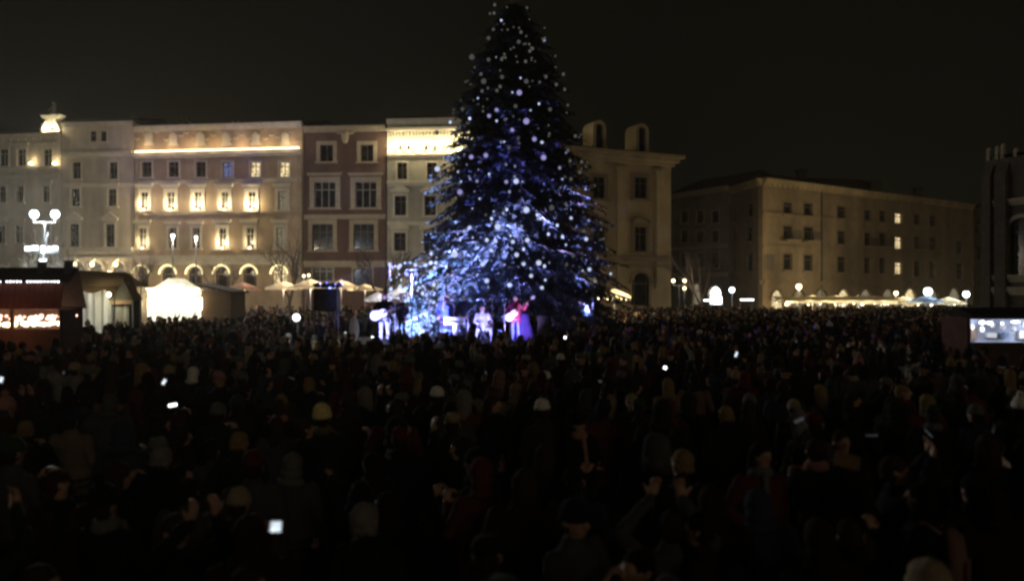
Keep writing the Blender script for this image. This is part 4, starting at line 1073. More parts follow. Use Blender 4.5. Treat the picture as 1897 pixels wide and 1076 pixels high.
special(250, 612, 1.70, 'grey', 'beanie', 'grey', 'person in grey beanie below the white glowing tent', 0, 0.4)
special(525, 830, 1.58, 'grey', 'hood', 'grey', 'person in grey hood left of the yellow hatted person', 0, 0.1, coatc=(0.06, 0.06, 0.055))
special(290, 690, 1.72, 'dark brown', 'hood', 'brown', 'person in brown hood holding the lit phone, left', 2, 0.35)
special(655, 640, 1.72, 'maroon', 'beanie', 'maroon', 'person in maroon beanie left of the guitarist', 0)
special(578, 618, 1.72, 'charcoal', 'hood', 'grey', 'person in grey hood under the white torch light', 0)

nospawn = [(-8.4, 2.9, 26.6, 43.5), (-5, 6.4, 35, 43), (-17, -12.6, 22, 28)]  # stage, fir, red stall
boxes = [(X(120, 35)-0.8, X(252, 35)+0.8, 33, 38.5), (X(248, 45)-.6, X(430, 45)+.6, 43, 49), (X(1797, 20)-.2, 20, 18.6, 23.5), (X(430, 60), X(665, 60), 57, 64)]
def blocked(x, y):
    for a, b, c, d in nospawn + boxes:
        if a < x < b and c < y < d: return True
    return False
rc_ = random.Random(77); cands = []
sp = 0.80; y = 3.0; row = 0
while y < 72:
    half = 0.66*y + 1.2; n = int(2*half/sp)
    for i in range(n):
        x = -half + (i + 0.5*(row % 2))*sp + rc_.gauss(0, 0.17); yy = y + rc_.gauss(0, 0.17)
        if yy < 3.4: continue
        if yy > 55 and rc_.random() < (yy-55)/22: continue
        if mnoise.noise(Vector((x*0.42, yy*0.42, 3.3))) < -0.30 or rc_.random() < 0.04 or blocked(x, yy): continue
        if any((x-a)**2 + (yy-b)**2 < 0.34 for a, b in placed): continue
        cands.append((x, yy))
    y += sp*0.88; row += 1
cands.sort(key=lambda p: p[1])
# heads that would fall outside the picture go to the mass, the first ones that show stand alone
def inview(x, y, h): return abs(x)/y < 0.65 and (CAMZ-h)/y*F < 548
NEAR = 300 - len(placed) - 8
near = []; rest = []
for p in cands:
    (near if len(near) < NEAR and inview(p[0], p[1], 1.74) else rest).append(p)
marks = [(l, px, d) for l, px, d in land]
short = {}
def place_phrase(x, y):
    px = 948.5 + x/y*F
    names = {0: 'the yellow hatted person', 1: 'the pure white beanie', 2: 'the off white beanie', 3: 'the white hood', 4: 'the leaning pale beanie', 5: 'the nearest pale beanie', 6: 'the tall blond person',
             7: 'the pale grey jacket', 8: 'the beige coat', 9: 'the dusty pink jacket', 10: 'the mustard coat', 11: 'the grey beanie', 12: 'the beige hooded coat', 13: 'the dull red hood'}
    best = min(range(14), key=lambda i: ((land[i][1]-px)/60)**2 + ((F/land[i][2] - F/y)*1.36/60)**2)
    l = land[best]; dx = px - l[1]; dy = y - l[2]
    if abs(dx) > 45: rel = 'right of' if dx > 0 else 'left of'
    else: rel = 'behind' if dy < 0 else 'beyond'
    return f'{rel} {names[best]}'
seen = set()
for x, y in near:
    for tr_ in range(60):
        coat = pick(rc_, CW); r0 = rc_.random()
        if r0 < 0.58: hg = rc_.choice(('beanie', 'bobble hat', 'cap', 'hood', 'hood')); hc = pick(rc_, HATW); hcol = HATC[hc]
        else: hg = rc_.choice(('short hair', 'long hair')); hc = pick(rc_, HAIRW); hcol = HAIRC[hc]
        lab = f'person in {coat} coat with {coat if hg == "hood" else hc} {hg} {place_phrase(x, y)}'
        if lab not in seen and not (y < 14 and coat in ('white', 'pale grey')) and not (y < 8 and (hc in ('white', 'pink', 'beige', 'blond', 'yellow') or COATS[coat][0] > 0.1)): break
    seen.add(lab)
    pose = rc_.choices(range(6), (5, 5, 2.2, 0.5, 0.5, 3))[0]
    rz = rc_.gauss(0, 0.35) - math.atan2(x - X(860, 30), 0.1+abs(30-y))*0.4
    if rc_.random() < 0.22: rz += rc_.choice((-1, 1))*rc_.uniform(1, 2.6)
    h = rc_.gauss(1.70, 0.075); h = min(max(h, 1.5), 1.88)
    if hg == 'hood': hcol = tuple(c*1.1 for c in COATS[coat]); 
    make_person(x, y, h, rz, pose, tuple(q*0.8 for q in COATS[coat]), hg, hcol, lab, None if rc_.random() > 2 else 'crowd watching the concert',
                scarf=HATC[pick(rc_, HATW)] if rc_.random() < 0.25 else None, pack=COATS[pick(rc_, CW)] if rc_.random() < 0.12 else None)

# the mass of the crowd farther off
def low_arrays(me, hg):
    me.calc_loop_triangles(); nv = len(me.vertices)
    v = np.empty(nv*3, 'f'); me.vertices.foreach_get('co', v); v = v.reshape(-1, 3)
    nt_ = len(me.loop_triangles); f = np.empty(nt_*3, 'i'); me.loop_triangles.foreach_get('vertices', f); f = f.reshape(-1, 3)
    mi = np.empty(nt_, 'i'); me.loop_triangles.foreach_get('material_index', mi)
    # low headgear
    mb = MB()
    if hg == 'short': mb.ell((0, -0.016, 1.648), (0.088, 0.106, 0.104), 8, 5)
    elif hg == 'long': mb.ell((0, -0.016, 1.648), (0.09, 0.108, 0.104), 8, 5); mb.loft([(1.40, 0, -0.07, 0.09, 0.04), (1.5, 0, -0.06, 0.11, 0.06), (1.62, 0, -0.04, 0.095, 0.08)], 8)
    elif hg == 'hood': mb.ell((0, -0.022, 1.63), (0.10, 0.12, 0.128), 8, 5); mb.ell((0, -0.06, 1.48), (0.13, 0.09, 0.07), 8, 4)
    elif hg == 'bob': mb.loft([(1.63, 0, -0.005, 0.098, 0.118), (1.70, 0, -0.006, 0.095, 0.115), (1.77, 0, -0.012, 0.06, 0.075)], 8); mb.ell((0, -0.02, 1.81), (0.042, 0.042, 0.042), 6, 4)
    else: mb.loft([(1.635, 0, -0.005, 0.094, 0.114), (1.69, 0, -0.006, 0.092, 0.112), (1.755, 0, -0.014, 0.06, 0.07), (1.77, 0, -.015, .02, .02)], 8)
    hv = np.array(mb.v, 'f'); hf = []
    for q in mb.f:
        for k in range(1, len(q)-1): hf.append((q[0], q[k], q[k+1]))
    hf = np.array(hf, 'i') + nv
    return np.vstack([v, hv]), np.vstack([f, hf]), np.concatenate([mi, np.full(len(hf), 9, 'i')])
HGL = ['short', 'long', 'hood', 'bob', 'beanie']
low = [[low_arrays(p[1], h) for h in HGL] for p in POSES]
rn = random.Random(31)
V, Fc, Cl, off = [], [], [], 0
for x, y in rest:
    pi = rn.choices(range(6), (5, 5, 3, 0.8, 1.0, 3))[0]; hi_ = rn.randrange(5)
    v, f, mi = low[pi][hi_]
    s = min(max(rn.gauss(1.71, 0.08), 1.45), 1.92)/1.735
    rz = rn.gauss(0, 0.5) - math.atan2(x - X(860, 30), 0.1+abs(30-y))*0.5
    if y > 36: rz += PI*0.8 * rn.random()*rn.choice((-1, 1))
    if rn.random() < 0.3: rz += rn.choice((-1, 1))*rn.uniform(1, 3)
    c, sn = math.cos(rz), math.sin(rz)
    M3 = np.array([[c, -sn, 0], [sn, c, 0], [0, 0, 1]], 'f')*s
    V.append(v @ M3.T + np.array([x, y, 0], 'f')); Fc.append(f + off); off += len(v)
    cc = COATS[pick(rn, CW)]; hc = HAIRC[pick(rn, HAIRW)] if hi_ < 2 else (cc if hi_ == 2 else HATC[pick(rn, HATW)])
    k = rn.uniform(0.7, 1.3)
    pal = {0: cc, 1: (0.02, 0.022, 0.03), 2: (0.42*k, 0.25*k, 0.18*k), 3: (0.02, 0.016, 0.014), 4: (0.4, .4, .4), 5: (0.3, .1, .1), 6: (0.022, 0.014, 0.010), 9: hc}
    lut = np.zeros((10, 4), 'f'); lut[:, 3] = 1
    for kk, q in pal.items(): lut[kk, :3] = q
    Cl.append(lut[mi])
V = np.vstack(V); Fc = np.vstack(Fc); Cl = np.vstack(Cl)
me = bpy.data.meshes.new('crowd'); me.vertices.add(len(V)); me.vertices.foreach_set('co', V.ravel())
me.loops.add(len(Fc)*3); me.loops.foreach_set('vertex_index', Fc.ravel().astype('i'))
me.polygons.add(len(Fc)); me.polygons.foreach_set('loop_start', np.arange(len(Fc), dtype='i')*3)
me.polygons.foreach_set('use_smooth', np.ones(len(Fc), bool))
ca = me.attributes.new('cloth_colour', 'FLOAT_COLOR', 'FACE'); ca.data.foreach_set('color', Cl.ravel())
me.update(calc_edges=True)
cm = mat('crowd_cloth', (1, 1, 1), 0.9, 0.3, 5, 0.3, spec=0.15)
t_ = cm.node_tree; at = t_.nodes.new('ShaderNodeAttribute'); at.attribute_name = 'cloth_colour'
mxn = [n for n in t_.nodes if n.type == 'MIX'][0]; t_.links.new(at.outputs['Color'], mxn.inputs[6])
me.materials.append(cm)
co_ = bpy.data.objects.new('crowd', me); C.objects.link(co_)
tag(co_, 'dark dense crowd in winter clothes filling the square round the stage', 'crowd', kind='stuff')
print('CROWD', len(near), len(rest), len(Fc))

# phones and torches in the crowd
def mobile(label, px, py, d, w=0.075, h=0.15, tilt=0.0, rz=0.0, roll=0.0, m='screen', group=None):
    p = P(px, py, d)
    t = thing('mobile_phone', label, 'phone', p, 0, group); t.rotation_euler = (tilt, roll, rz)
    mb = MB(); mb.box(-w/2, w/2, 0, 0.009, -h/2, h/2); mb.build('case', M_['plastic'], t)
    sb = MB(); sb.box(-w/2+0.004, w/2-0.004, -0.002, 0.0005, -h/2+0.01, h/2-0.01); sb.build('screen', M_[m], t)
    return t
mobile('lit phone held flat at the left, below the white hood', 320, 750, 8.4, 0.09, 0.045, tilt=-0.3, roll=-0.15, rz=0.2, m='torch')
mobile('glowing phone screen at the bottom left near the pale beanie', 511, 975, 4.4, 0.066, 0.075, tilt=-0.3)
mobile('small bright phone above the mustard coat', 1232, 681, 12.3, 0.055, 0.06, tilt=-0.2, roll=0.5, m='torch')
mobile('tiny white phone light right of the stage', 1047, 625, 20, 0.06, 0.08, m='torch')
mobile('bluish phone light in the right middle of the crowd', 1364, 656, 15, 0.05, 0.12, roll=0.3)
mobile('phone glow at the far left edge of the crowd', 2, 703, 11, 0.06, 0.1, roll=0.3)
mobile('faint phone held beside the white hood', 304, 707, 11, 0.05, 0.1, roll=0.5)
mobile('dim tilted phone low in the right crowd', 1720, 802, 7, 0.02, 0.12, roll=-0.8, m='litfaint')
mobile('dim flat phone in the right crowd', 1615, 806, 7, 0.11, 0.03, m='litfaint')
mobile('violet phone light just left of the stage', 640, 616, 24, 0.06, 0.06)
mobile('small phone light below the guitarist', 690, 624, 25, 0.08, 0.05, m='torch')
for i, (px, py, w_, h_) in enumerate(((118, 690, .04, .07), (540, 700, .09, .03), (900, 690, .03, .06), (1112, 706, .05, .05), (1492, 596, .12, .06), (1571, 640, .07, .07), (1628, 585, .06, .1), (1856, 680, .12, .03), (1480, 778, .10, .05), (1475, 632, .06, .07), (175, 640, .05, .05), (430, 612, .05, .06))):
    d = 1.15*F/(py-538)*1.05; s_ = d/11
    mobile(f"faint {'wide ' if w_ > h_ else ''}phone glow number-free".replace(' number-free', '') + ' ' + ('by the left stall crowd', 'left of the white beanie', 'right of the white beanie', 'left of the mustard coat', 'below the terrace left part', 'far right of the mustard coat', 'below the terrace middle', 'near the right frame edge', 'over the beige beanie at the right', 'between mustard coat and terrace', 'below the pale lit tent', 'below the dark hut')[i], px, py, d, w_, h_, m='litfaint', tilt=-.2, roll=0.4*math.sin(i*2.2))
# bright torch facing the camera
tt = thing('torch_lamp', 'bright white torch held up above the crowd, left of the stage', 'lamp', P(549, 588, 24))
mb = MB(); mb.ell((0, 0, 0), (0.11, 0.05, 0.11), 16, 8); mb.build('lens', M_['torch'], tt, smooth=True)
mb = MB(); mb.tube((0, 0.02, 0), (0, 0.25, -0.02), 0.10, 0.04, 12); mb.tube((0, 0.2, 0), (0, 0.25, -1.9), 0.025, 0.03, 8); mb.build('torch_body', M_['plastic'], tt)
light('POINT', (0, -0.25, 0), 25, (0.95, 0.97, 1), tt, 0.1, name='torch_glow')
# cardboard sheet held up at the bottom right
mb = MB(); mb.box(-0.09, 0.09, 0, 0.012, -0.05, 0.05); o = mb.build('paper_sheet', M_['brownfab'], loc=P(1570, 853, 5.6)); o.rotation_euler = (-0.3, 0.25, 0)
tag(o, 'dim brown paper sheet held in the lower right crowd', 'paper')

# ------------------------------------------------------------------ stage and band
SY, SZ = 30.0, 1.2
stg = thing('stage', 'low black stage before the fir', 'stage', (X(815, 30), 30.6, 0))
x0, x1 = -4.15, 4.1
mb = MB(); mb.box(x0, x1, -2.2, 2.2, 1.1, 1.2); mb.build('deck', M_['stage'], stg)
mb = MB(); mb.box(x0+0.05, x1-0.05, -2.15, 2.15, 0, 1.098); mb.build('skirt', M_['skirt'], stg)
def monitor(px, label):
    t = thing('stage_monitor', label, 'speaker', (X(px, 28.9), 28.95, 1.2))
    mb = MB(); mb.add([(-.28,-.18,0),(.28,-.18,0),(.28,.2,0),(-.28,.2,0),(-.28,-.14,.30),(.28,-.14,.30),(.28,.2,.10),(-.28,.2,.10)], [(0,3,2,1),(4,5,6,7),(0,1,5,4),(1,2,6,5),(2,3,7,6),(3,0,4,7)]); mb.build('cabinet', M_['plastic'], t)
    mb = MB(); mb.box(-.24, .24, -.06, .16, .16, .24); mb.build('grille', M_['metal'], t)
monitor(735, 'wedge monitor on the stage edge before the guitarist'); monitor(848, 'wedge monitor on the stage edge before the keyboard'); monitor(925, 'wedge monitor on the stage edge before the bass player')
def stage_x(px): return X(px, SY)
gtr = ((-0.36, 0.10, 1.22), (-0.52, 0.32, 1.36), (-0.1, 0.2, 0.9), (0.33, 0.02, 1.17), (0.10, 0.24, 1.05), (-0.9, 0.3, -0.2))
sing = ((-0.30, 0.04, 1.14), (-0.04, 0.22, 1.32), (0.3, 0.1, 0.9), (0.30, 0.02, 1.12), (0.20, 0.16, 0.96), (0, 0.6, -0.6))
play = ((-0.30, 0.08, 1.14), (-0.16, 0.36, 1.06), (0, 1, -0.1), (0.30, 0.08, 1.14), (0.16, 0.36, 1.06), (0, 1, -0.1))
mg, _ = person_mesh('body', gtr, coat=0.84, stride=0.06); ms, _ = person_mesh('body', sing, coat=0.34, bulk=1.02); mp_, _ = person_mesh('body', play, coat=0.80, legs='sit')
mg2 = mg
p1 = make_person(stage_x(712), SY, 1.80, PI, 0, (0.02, 0.02, 0.025), 'long hair', (0.30, 0.2, 0.2), 'guitarist in black on the left of the stage', scarf=None, z=SZ, meshes=(mg,))
p2 = make_person(stage_x(827), SY, 1.78, PI-0.3, 0, (0.10, 0.14, 0.42), 'long hair', (0.70, 0.62, 0.5), 'blond singer in long blue coat at the microphone', z=SZ, meshes=(ms,), scarf=(0.5, 0.55, 0.65))
p3 = make_person(stage_x(893), SY+0.4, 1.75, PI+0.2, 0, (0.48, 0.48, 0.55), 'short hair', (0.2, 0.16, 0.12), 'seated drummer in pale clothes, middle of the stage', z=SZ-0.42, meshes=(mp_,))
p4 = make_person(stage_x(955), SY, 1.72, PI-0.2, 0, (0.26, 0.03, 0.08), 'short hair', (0.30, 0.22, 0.2), 'bass player in crimson top on the right of the stage', z=SZ, meshes=(mg,))
# pale trousers for the band
pale = mat('pale_trousers', (0.36, 0.36, 0.42), 0.9, 0.2, 6); bluejean = mat('blue_jeans', (0.12, 0.17, 0.4), 0.9, 0.2, 6)
def retrouser(root, m):
    b = [c for c in root.children if c.name.startswith('body')][0]; b.data = b.data.copy(); b.data.materials[1] = m
retrouser(p1, pale); retrouser(p3, pale); retrouser(p4, bluejean)
def guitar(label, loc, rz, tiltdeg, m='whiteplastic', s=1.0, bass=False):
    t = thing('guitar', label, 'guitar', loc); t.rotation_euler = (0, 0, rz); t.scale = (s, s, s)
    Rm = Matrix.Rotation(math.radians(tiltdeg), 4, 'Y')
    def pl(outline, y0, y1):
        mb = MB(); n = len(outline); mb.add([Rm @ Vector((a, y0, b)) for a, b in outline] + [Rm @ Vector((a, y1, b)) for a, b in outline],
            [tuple(range(n)), tuple(range(2*n-1, n-1, -1))] + [(i, n+i, n+(i+1) % n, (i+1) % n) for i in range(n)]); return mb
    prof = []
    for k in range(28):
        a = 2*PI*k/28; r = 0.19 + 0.035*math.cos(2*a) - (0.03 if abs(math.sin(a)) > 0.9 else 0); x = r*1.15*math.cos(a)
        prof.append((x, r*math.sin(a)*(1.05 if x < 0 else 0.85)))
    pl(prof, -0.05, 0.05).build('soundbox', M_[m], t)
    mb = MB(); Lk = 0.62 if not bass else 0.75
    mb.box(0.15, 0.2+Lk, -0.075, -0.052, -0.028, 0.028, 0, Rm); mb.build('neck', M_['wood'], t)
    mb = MB(); mb.box(0.2+Lk, 0.36+Lk, -0.07, -0.05, -0.045, 0.045, 0, Rm)
    for k in range(3):
        for sgn in (-1, 1): mb.box(0.23+Lk+k*0.045, 0.245+Lk+k*0.045, -0.07, -0.055, sgn*0.045-0.02, sgn*0.045+0.02, 0, Rm)
    mb.build('headstock', M_[m], t)
    mb = MB(); mb.box(-0.12, -0.08, -0.065, -0.052, -0.05, 0.05, 0, Rm); mb.build('bridge', M_['wood'], t)
    return t
guitar('white acoustic guitar held by the guitarist in black', (stage_x(704), SY-0.27, SZ+1.02), 0, -18, s=1.25)
guitar('white bass guitar with neck pointing up right', (stage_x(948), SY-0.27, SZ+0.98), 0, -40, s=1.0, bass=True)
# music stand / white keyboard panel in front of the singer
ks = thing('keyboard', 'white keyboard on a stand beside the singer', 'keyboard', (stage_x(845), SY-0.75, SZ))
mb = MB(); mb.box(-0.38, 0.36, -0.02, 0.26, 0.66, 0.92); mb.build('keyboard_case', M_['whiteplastic'], ks)
mb = MB(); mb.box(-0.36, 0.34, -0.06, -0.022, 0.74, 0.77)
mb.build('control_strip', M_['plastic'], ks)
mb = MB(); mb.box(-0.07, 0.07, 0.08, 0.16, 0.0, 0.66); mb.box(-0.3, 0.3, 0.02, 0.22, 0.0, 0.05); mb.build('stand', M_['whiteplastic'], ks)
def mic_stand(px, y, h, label, boom=0.25):
    t = thing('microphone_stand', label, 'mic stand', (stage_x(px), y, SZ))
    mb = MB(); mb.tube((0,0,0), (0,0,h), 0.014, 0.012, 8); mb.tube((0,0,h), (boom, 0.1, h+0.12), 0.01, 0.01, 6)
    for k in range(3): a = 2*PI*k/3; mb.tube((0,0,0.12), (0.28*math.cos(a), 0.28*math.sin(a), 0.01), 0.01, 0.01, 6)
    mb.build('pole', M_['pole'], t)
    mb = MB(); mb.capsule((boom, 0.1, h+0.12), (boom+0.08, 0.14, h+0.15), 0.015, 0.03, 10); mb.build('microphone', M_['plastic'], t, smooth=True)
mic_stand(843, SY-0.6, 1.38, 'microphone stand in front of the singer', -0.3)
mic_stand(735, SY-0.4, 1.45, 'microphone stand right of the guitarist', -0.3)
mic_stand(868, SY-0.5, 1.1, 'microphone stand left of the seated drummer', 0.3)
mic_stand(935, SY-0.4, 1.4, 'microphone stand left of the bass player', 0.2)
# drums
dk = thing('drum_kit', 'dark snare drum and cymbal in front of the seated drummer', 'drums', (stage_x(882), SY-0.25, SZ))
mb = MB(); mb.tube((-0.38, 0, 0.55), (-0.38, 0, 0.69), 0.17, 0.17, 18); mb.tube((-0.38, 0, 0), (-0.38, 0, 0.55), 0.015, 0.015, 6); mb.build('snare_drum', M_['metal'], dk)
mb = MB(); mb.tube((-0.62, 0.05, 0.95), (-0.62, 0.05, 0.965), 0.02, 0.2, 18); mb.tube((-0.62, 0.05, 0.0), (-0.62, 0.05, 0.95), 0.012, 0.012, 6); mb.build('cymbal', M_['metal'], dk)
st_ = thing('stool', 'stool under the seated drummer', 'stool', (stage_x(893), SY+0.42, SZ))
mb = MB(); mb.tube((0,0,0.30), (0,0,0.36), 0.17, 0.17, 16); mb.build('seat', M_['plastic'], st_)
for k in range(3):
    a = 2*PI*k/3; mb = MB(); mb.tube((0,0,0.30), (0.2*math.cos(a), 0.2*math.sin(a), 0), 0.014, 0.014, 6); mb.build('leg', M_['pole'], st_)
# speakers, cases, oval panel
def speaker(px, y, w_, h, label, z=SZ, tilt=0):
    t = thing('loudspeaker', label, 'speaker', (X(px, y), y, z)); t.rotation_euler = (tilt, 0, 0)
    mb = MB(); mb.box(-w_/2, w_/2, -0.25, 0.25, 0, h); mb.build('cabinet', M_['plastic'], t)
    mb = MB(); mb.tube((0, -0.27, h*0.35), (0, -0.251, h*0.35), w_*0.38, w_*0.38, 18); mb.build('woofer', M_['metal'], t)
    mb = MB(); mb.box(-w_*0.3, w_*0.3, -0.27, -0.251, h*0.68, h*0.88); mb.build('horn', M_['metal'], t)
speaker(605, 31.5, 0.9, 0.85, 'black loudspeaker high on a scaffold left of the stage', z=Z(575, 31.5))
mb = MB()
for sx in (-0.4, 0.4):
    for sy in (-0.3, 0.3): mb.tube((sx, sy, 0), (sx, sy, Z(575, 31.5)-0.02), 0.03, 0.03, 8)
mb.box(-0.45, 0.45, -0.35, 0.35, Z(575, 31.5)-0.04, Z(575, 31.5)-0.003)
tag(mb.build('speaker_scaffold', M_['metal'], loc=(X(605, 31.5), 31.5, 0)), 'scaffold tower carrying the left loudspeaker', 'scaffold')
speaker(1008, 30.2, 0.5, 0.95, 'black loudspeaker at the right end of the stage')
mb = MB(); mb.ell((0, 0, 0.5), (0.18, 0.05, 0.47), 20, 12); mb.tube((0, 0.03, 0), (0, 0.03, 0.5), 0.015, 0.015, 6)
tag(mb.build('oval_board', M_['whiteplastic'], loc=(X(656, 29.2), 29.2, SZ), smooth=True), 'tall lilac lit oval board at the left end of the stage', 'board')
mb = MB(); mb.loft([(0, 0, 0, 0.42, 0.24), (0.3, 0, 0, 0.33, 0.2), (0.7, -0.04, 0, 0.24, 0.14), (0.98, -0.02, 0, 0.2, 0.1), (1.02, -.02, 0, 0.06, 0.05)], 20)
for i, v in enumerate(mb.v): a = math.atan2(v[1], v[0]); k = 1 + 0.08*math.sin(a*9); mb.v[i] = (v[0]*k, v[1]*k, v[2])
tag(mb.build('draped_case', mat('violet_cloth', (0.06, 0.04, 0.22), 0.9, 0.2, 5), loc=(X(972, 30.6), 30.75, SZ), smooth=True), 'equipment under violet cloth at the right of the stage', 'cover')
# standing helpers behind the band
for i, (px, y, c, lab) in enumerate(((745, 32.0, 'black', 'dark figure standing behind the guitarist'), (860, 32.3, 'dark navy', 'dark figure behind the keyboard'))):
    make_person(X(px, y), y, 1.7+0.03*i, PI+0.3*i-0.4, i % 3, COATS[c], 'short hair', HAIRC['dark'], lab, z=SZ)
# light stands and blue stage lamps
def par(label, p, target, power, col, m, angle=60, pole=None, lit=True, rad=0.12):
    t = thing('stage_lamp', label, 'stage lamp', p)
    d = (Vector(target) - Vector(p)).normalized()
    mb = MB(); mb.tube(-d*0.14, d*0.10, 0.07, 0.11, 14); mb.build('housing', M_['plastic'], t)
    mb = MB(); mb.tube(d*0.101, d*0.112, 0.10, 0.10, 14); mb.build('lens', m, t)
    if pole is not None:
        mb = MB(); mb.tube((0, 0, -0.1), (0, 0, pole - p[2]), 0.025, 0.03, 8); mb.build('stand', M_['pole'], t)
    light('SPOT', d*0.32, power, col, t, 0.08, d*5, angle, 0.6, name='stage_light')
    return t
lens_blue = glow('blue_lens', (0.15, 0.2, 1.0), 12); lens_white = glow('blue_white_lens', (0.7, 0.75, 1.0), 20); lens_pink = glow('pink_lens', (1.0, 0.55, 0.85), 12)
BL = (0.12, 0.16, 1.0); BW = (0.30, 0.31, 1.0)
par('floor lamp at the front left washing the singer blue', (X(808, 28.6), 28.55, SZ+0.12), (stage_x(826), SY+0.3, SZ+1.2), 950, BW, lens_white, 95)
par('floor lamp in front of the drummer', (X(880, 28.6), 28.6, SZ+0.12), (stage_x(885), SY+0.3, SZ+0.9), 520, BW, lens_white, 95)
par('pinkish floor lamp in front of the bass player', (X(962, 28.6), 28.6, SZ+0.12), (stage_x(958), SY+0.3, SZ+1.1), 480, (0.55, 0.40, 1.0), lens_pink, 90)
par('floor lamp in front of the guitarist', (X(700, 28.6), 28.6, SZ+0.12), (stage_x(708), SY+0.3, SZ+0.9), 620, BW, lens_white, 90)
FB = (0.26, 0.32, 1.0)
def firspot(label, px, y, tpx, tpy, td, power, angle, col=FB, m=None, z=SZ+0.15):
    par(label, (X(px, y), y, z), P(tpx, tpy, td), power, col, m or lens_blue, angle)
TX_ = X(605, 31.5)
def tower(label, k, tpx, tpy, td, power, angle, col=FB):
    par(label, (TX_ - 0.3 + 0.28*k, 31.2, Z(575, 31.5) + 0.98), P(tpx, tpy, td), power, col, lens_blue, angle)
tower('leftmost blue lamp on the loudspeaker, washing the low left boughs', 0, 858, 462, 34.2, 190000, 21, (0.36, 0.37, 1.0))
tower('second blue lamp on the loudspeaker, aimed right of the fir centre', 1, 985, 405, 34.2, 170000, 11, (0.36, 0.36, 1.0))
tower('third blue lamp on the loudspeaker, washing the lowest boughs', 2, 800, 518, 34.6, 75000, 27, (0.30, 0.36, 1.0))
tower('rightmost blue lamp on the loudspeaker, aimed high', 3, 960, 300, 35.2, 20000, 22, (0.22, 0.18, 1.0))
tower('violet lamp on the loudspeaker washing the stage', 1.5, 850, 600, 30, 6000, 32, (0.24, 0.14, 1.0))  # fill spot added to turn the performers bluish
firspot('blue lamp behind the singer washing the fir skirt', 850, 32.4, 905, 505, 34.2, 10000, 70, (0.24, 0.26, 1.0))
firspot('blue lamp behind the drummer washing the fir', 925, 32.4, 985, 440, 34.6, 9000, 45, (0.26, 0.25, 1.0))
par('blue uplight aimed at the small fir', (X(748, 34.2), 34.4, 0.6), (X(775, 36), 37.0, 3.2), 36000, (0.28, 0.40, 1.0), lens_blue, 90)
par('blue uplight at the right side of the fir', (X(1090, 33.5), 33.5, 1.6), (X(1088, 35), 37.0, 4.3), 16000, FB, lens_blue, 34, pole=0)
par('long throw violet lamp aimed at the tan palace', (X(795, 32.5), 32.5, 3.2), (X(355, 83), 83, Z(310, 83)), 30000, (0.30, 0.22, 1.0), lens_blue, 15, pole=SZ)
for px, y, zt, lab in ((826, 31.8, Z(497, 31.8), 'tall slim light stand behind the singer'), (912, 31.2, Z(548, 31.2), 'light stand between drummer and bass player'), (763, 34.2, Z(500, 34.2), 'light stand left of the singer by the small fir'), (1098, 34.5, Z(486, 34.5), 'lit pole at the lower right of the fir')):
    t = thing('light_stand', lab, 'stand', (X(px, y), y, SZ if y < 32.8 else 0)); h = zt - t.location.z
    mb = MB(); mb.tube((0,0,0), (0,0,h), 0.035, 0.025, 8); mb.build('pole', M_['metal'], t)
    mb = MB(); mb.box(-0.25, 0.25, -0.02, 0.02, h-0.02, h+0.02); mb.build('crossbar', M_['metal'], t)
    for k in (-0.2, 0.2):
        mb = MB(); mb.tube((k, -0.05, h-0.05), (k, -0.2, h-0.18), 0.06, 0.09, 10); mb.build('lamp_head', M_['plastic'], t)
# barrier along the stage right
t = thing('crowd_barrier', 'thin steel crowd barrier running right from the stage', 'barrier', (X(1010, 29), 29, 0))
for z_ in (0.15, 1.05): mb = MB(); mb.tube((0, 0, z_), (5.2, -8.5, z_), 0.02, 0.02, 8); mb.build('rail', M_['pole'], t)
for i in range(30):
    k = i/29; mb = MB() if i == 0 else mb
    if i == 0: b0 = MB(); b0.tube((0,0,0), (0,0,0.9), 0.008, 0.008, 5); bme = b0.mesh('bar', M_['pole'])
    put('bar', bme, t, (5.2*k, -8.5*k, 0.15))

# ------------------------------------------------------------------ market stalls and parasols
def bulbs(label, a, b, n, r, m, sag=0.0, group=None, wire_m='plastic', jit=0.0):
    a = Vector(a); b = Vector(b); t = thing('light_string', label, 'string lights', a, 0, group)
    mb = MB(); mb.ell((0,0,0), (r, r, r*1.2), 8, 5); me_ = mb.mesh('bulb', M_[m], True); pts = []
    for i in range(n):
        k = i/(n-1); p = (b-a)*k + Vector((0, 0, -sag*math.sin(PI*k))); pts.append(p + Vector((0,0,r*1.2)))
        if R.random() < 0.9: o = put('bulb', me_, t, p + Vector((R.uniform(-1, 1)*jit*2, 0, R.uniform(-1, 0.4)*jit))); q_ = R.uniform(0.6, 1.5) if jit else R.uniform(0.85, 1.1); o.scale = (q_*(1.6 if jit else 1), q_, q_)
    mb = MB(); mb.path(pts, 0.008, 4); mb.build('cable', M_[wire_m], t)
    return t
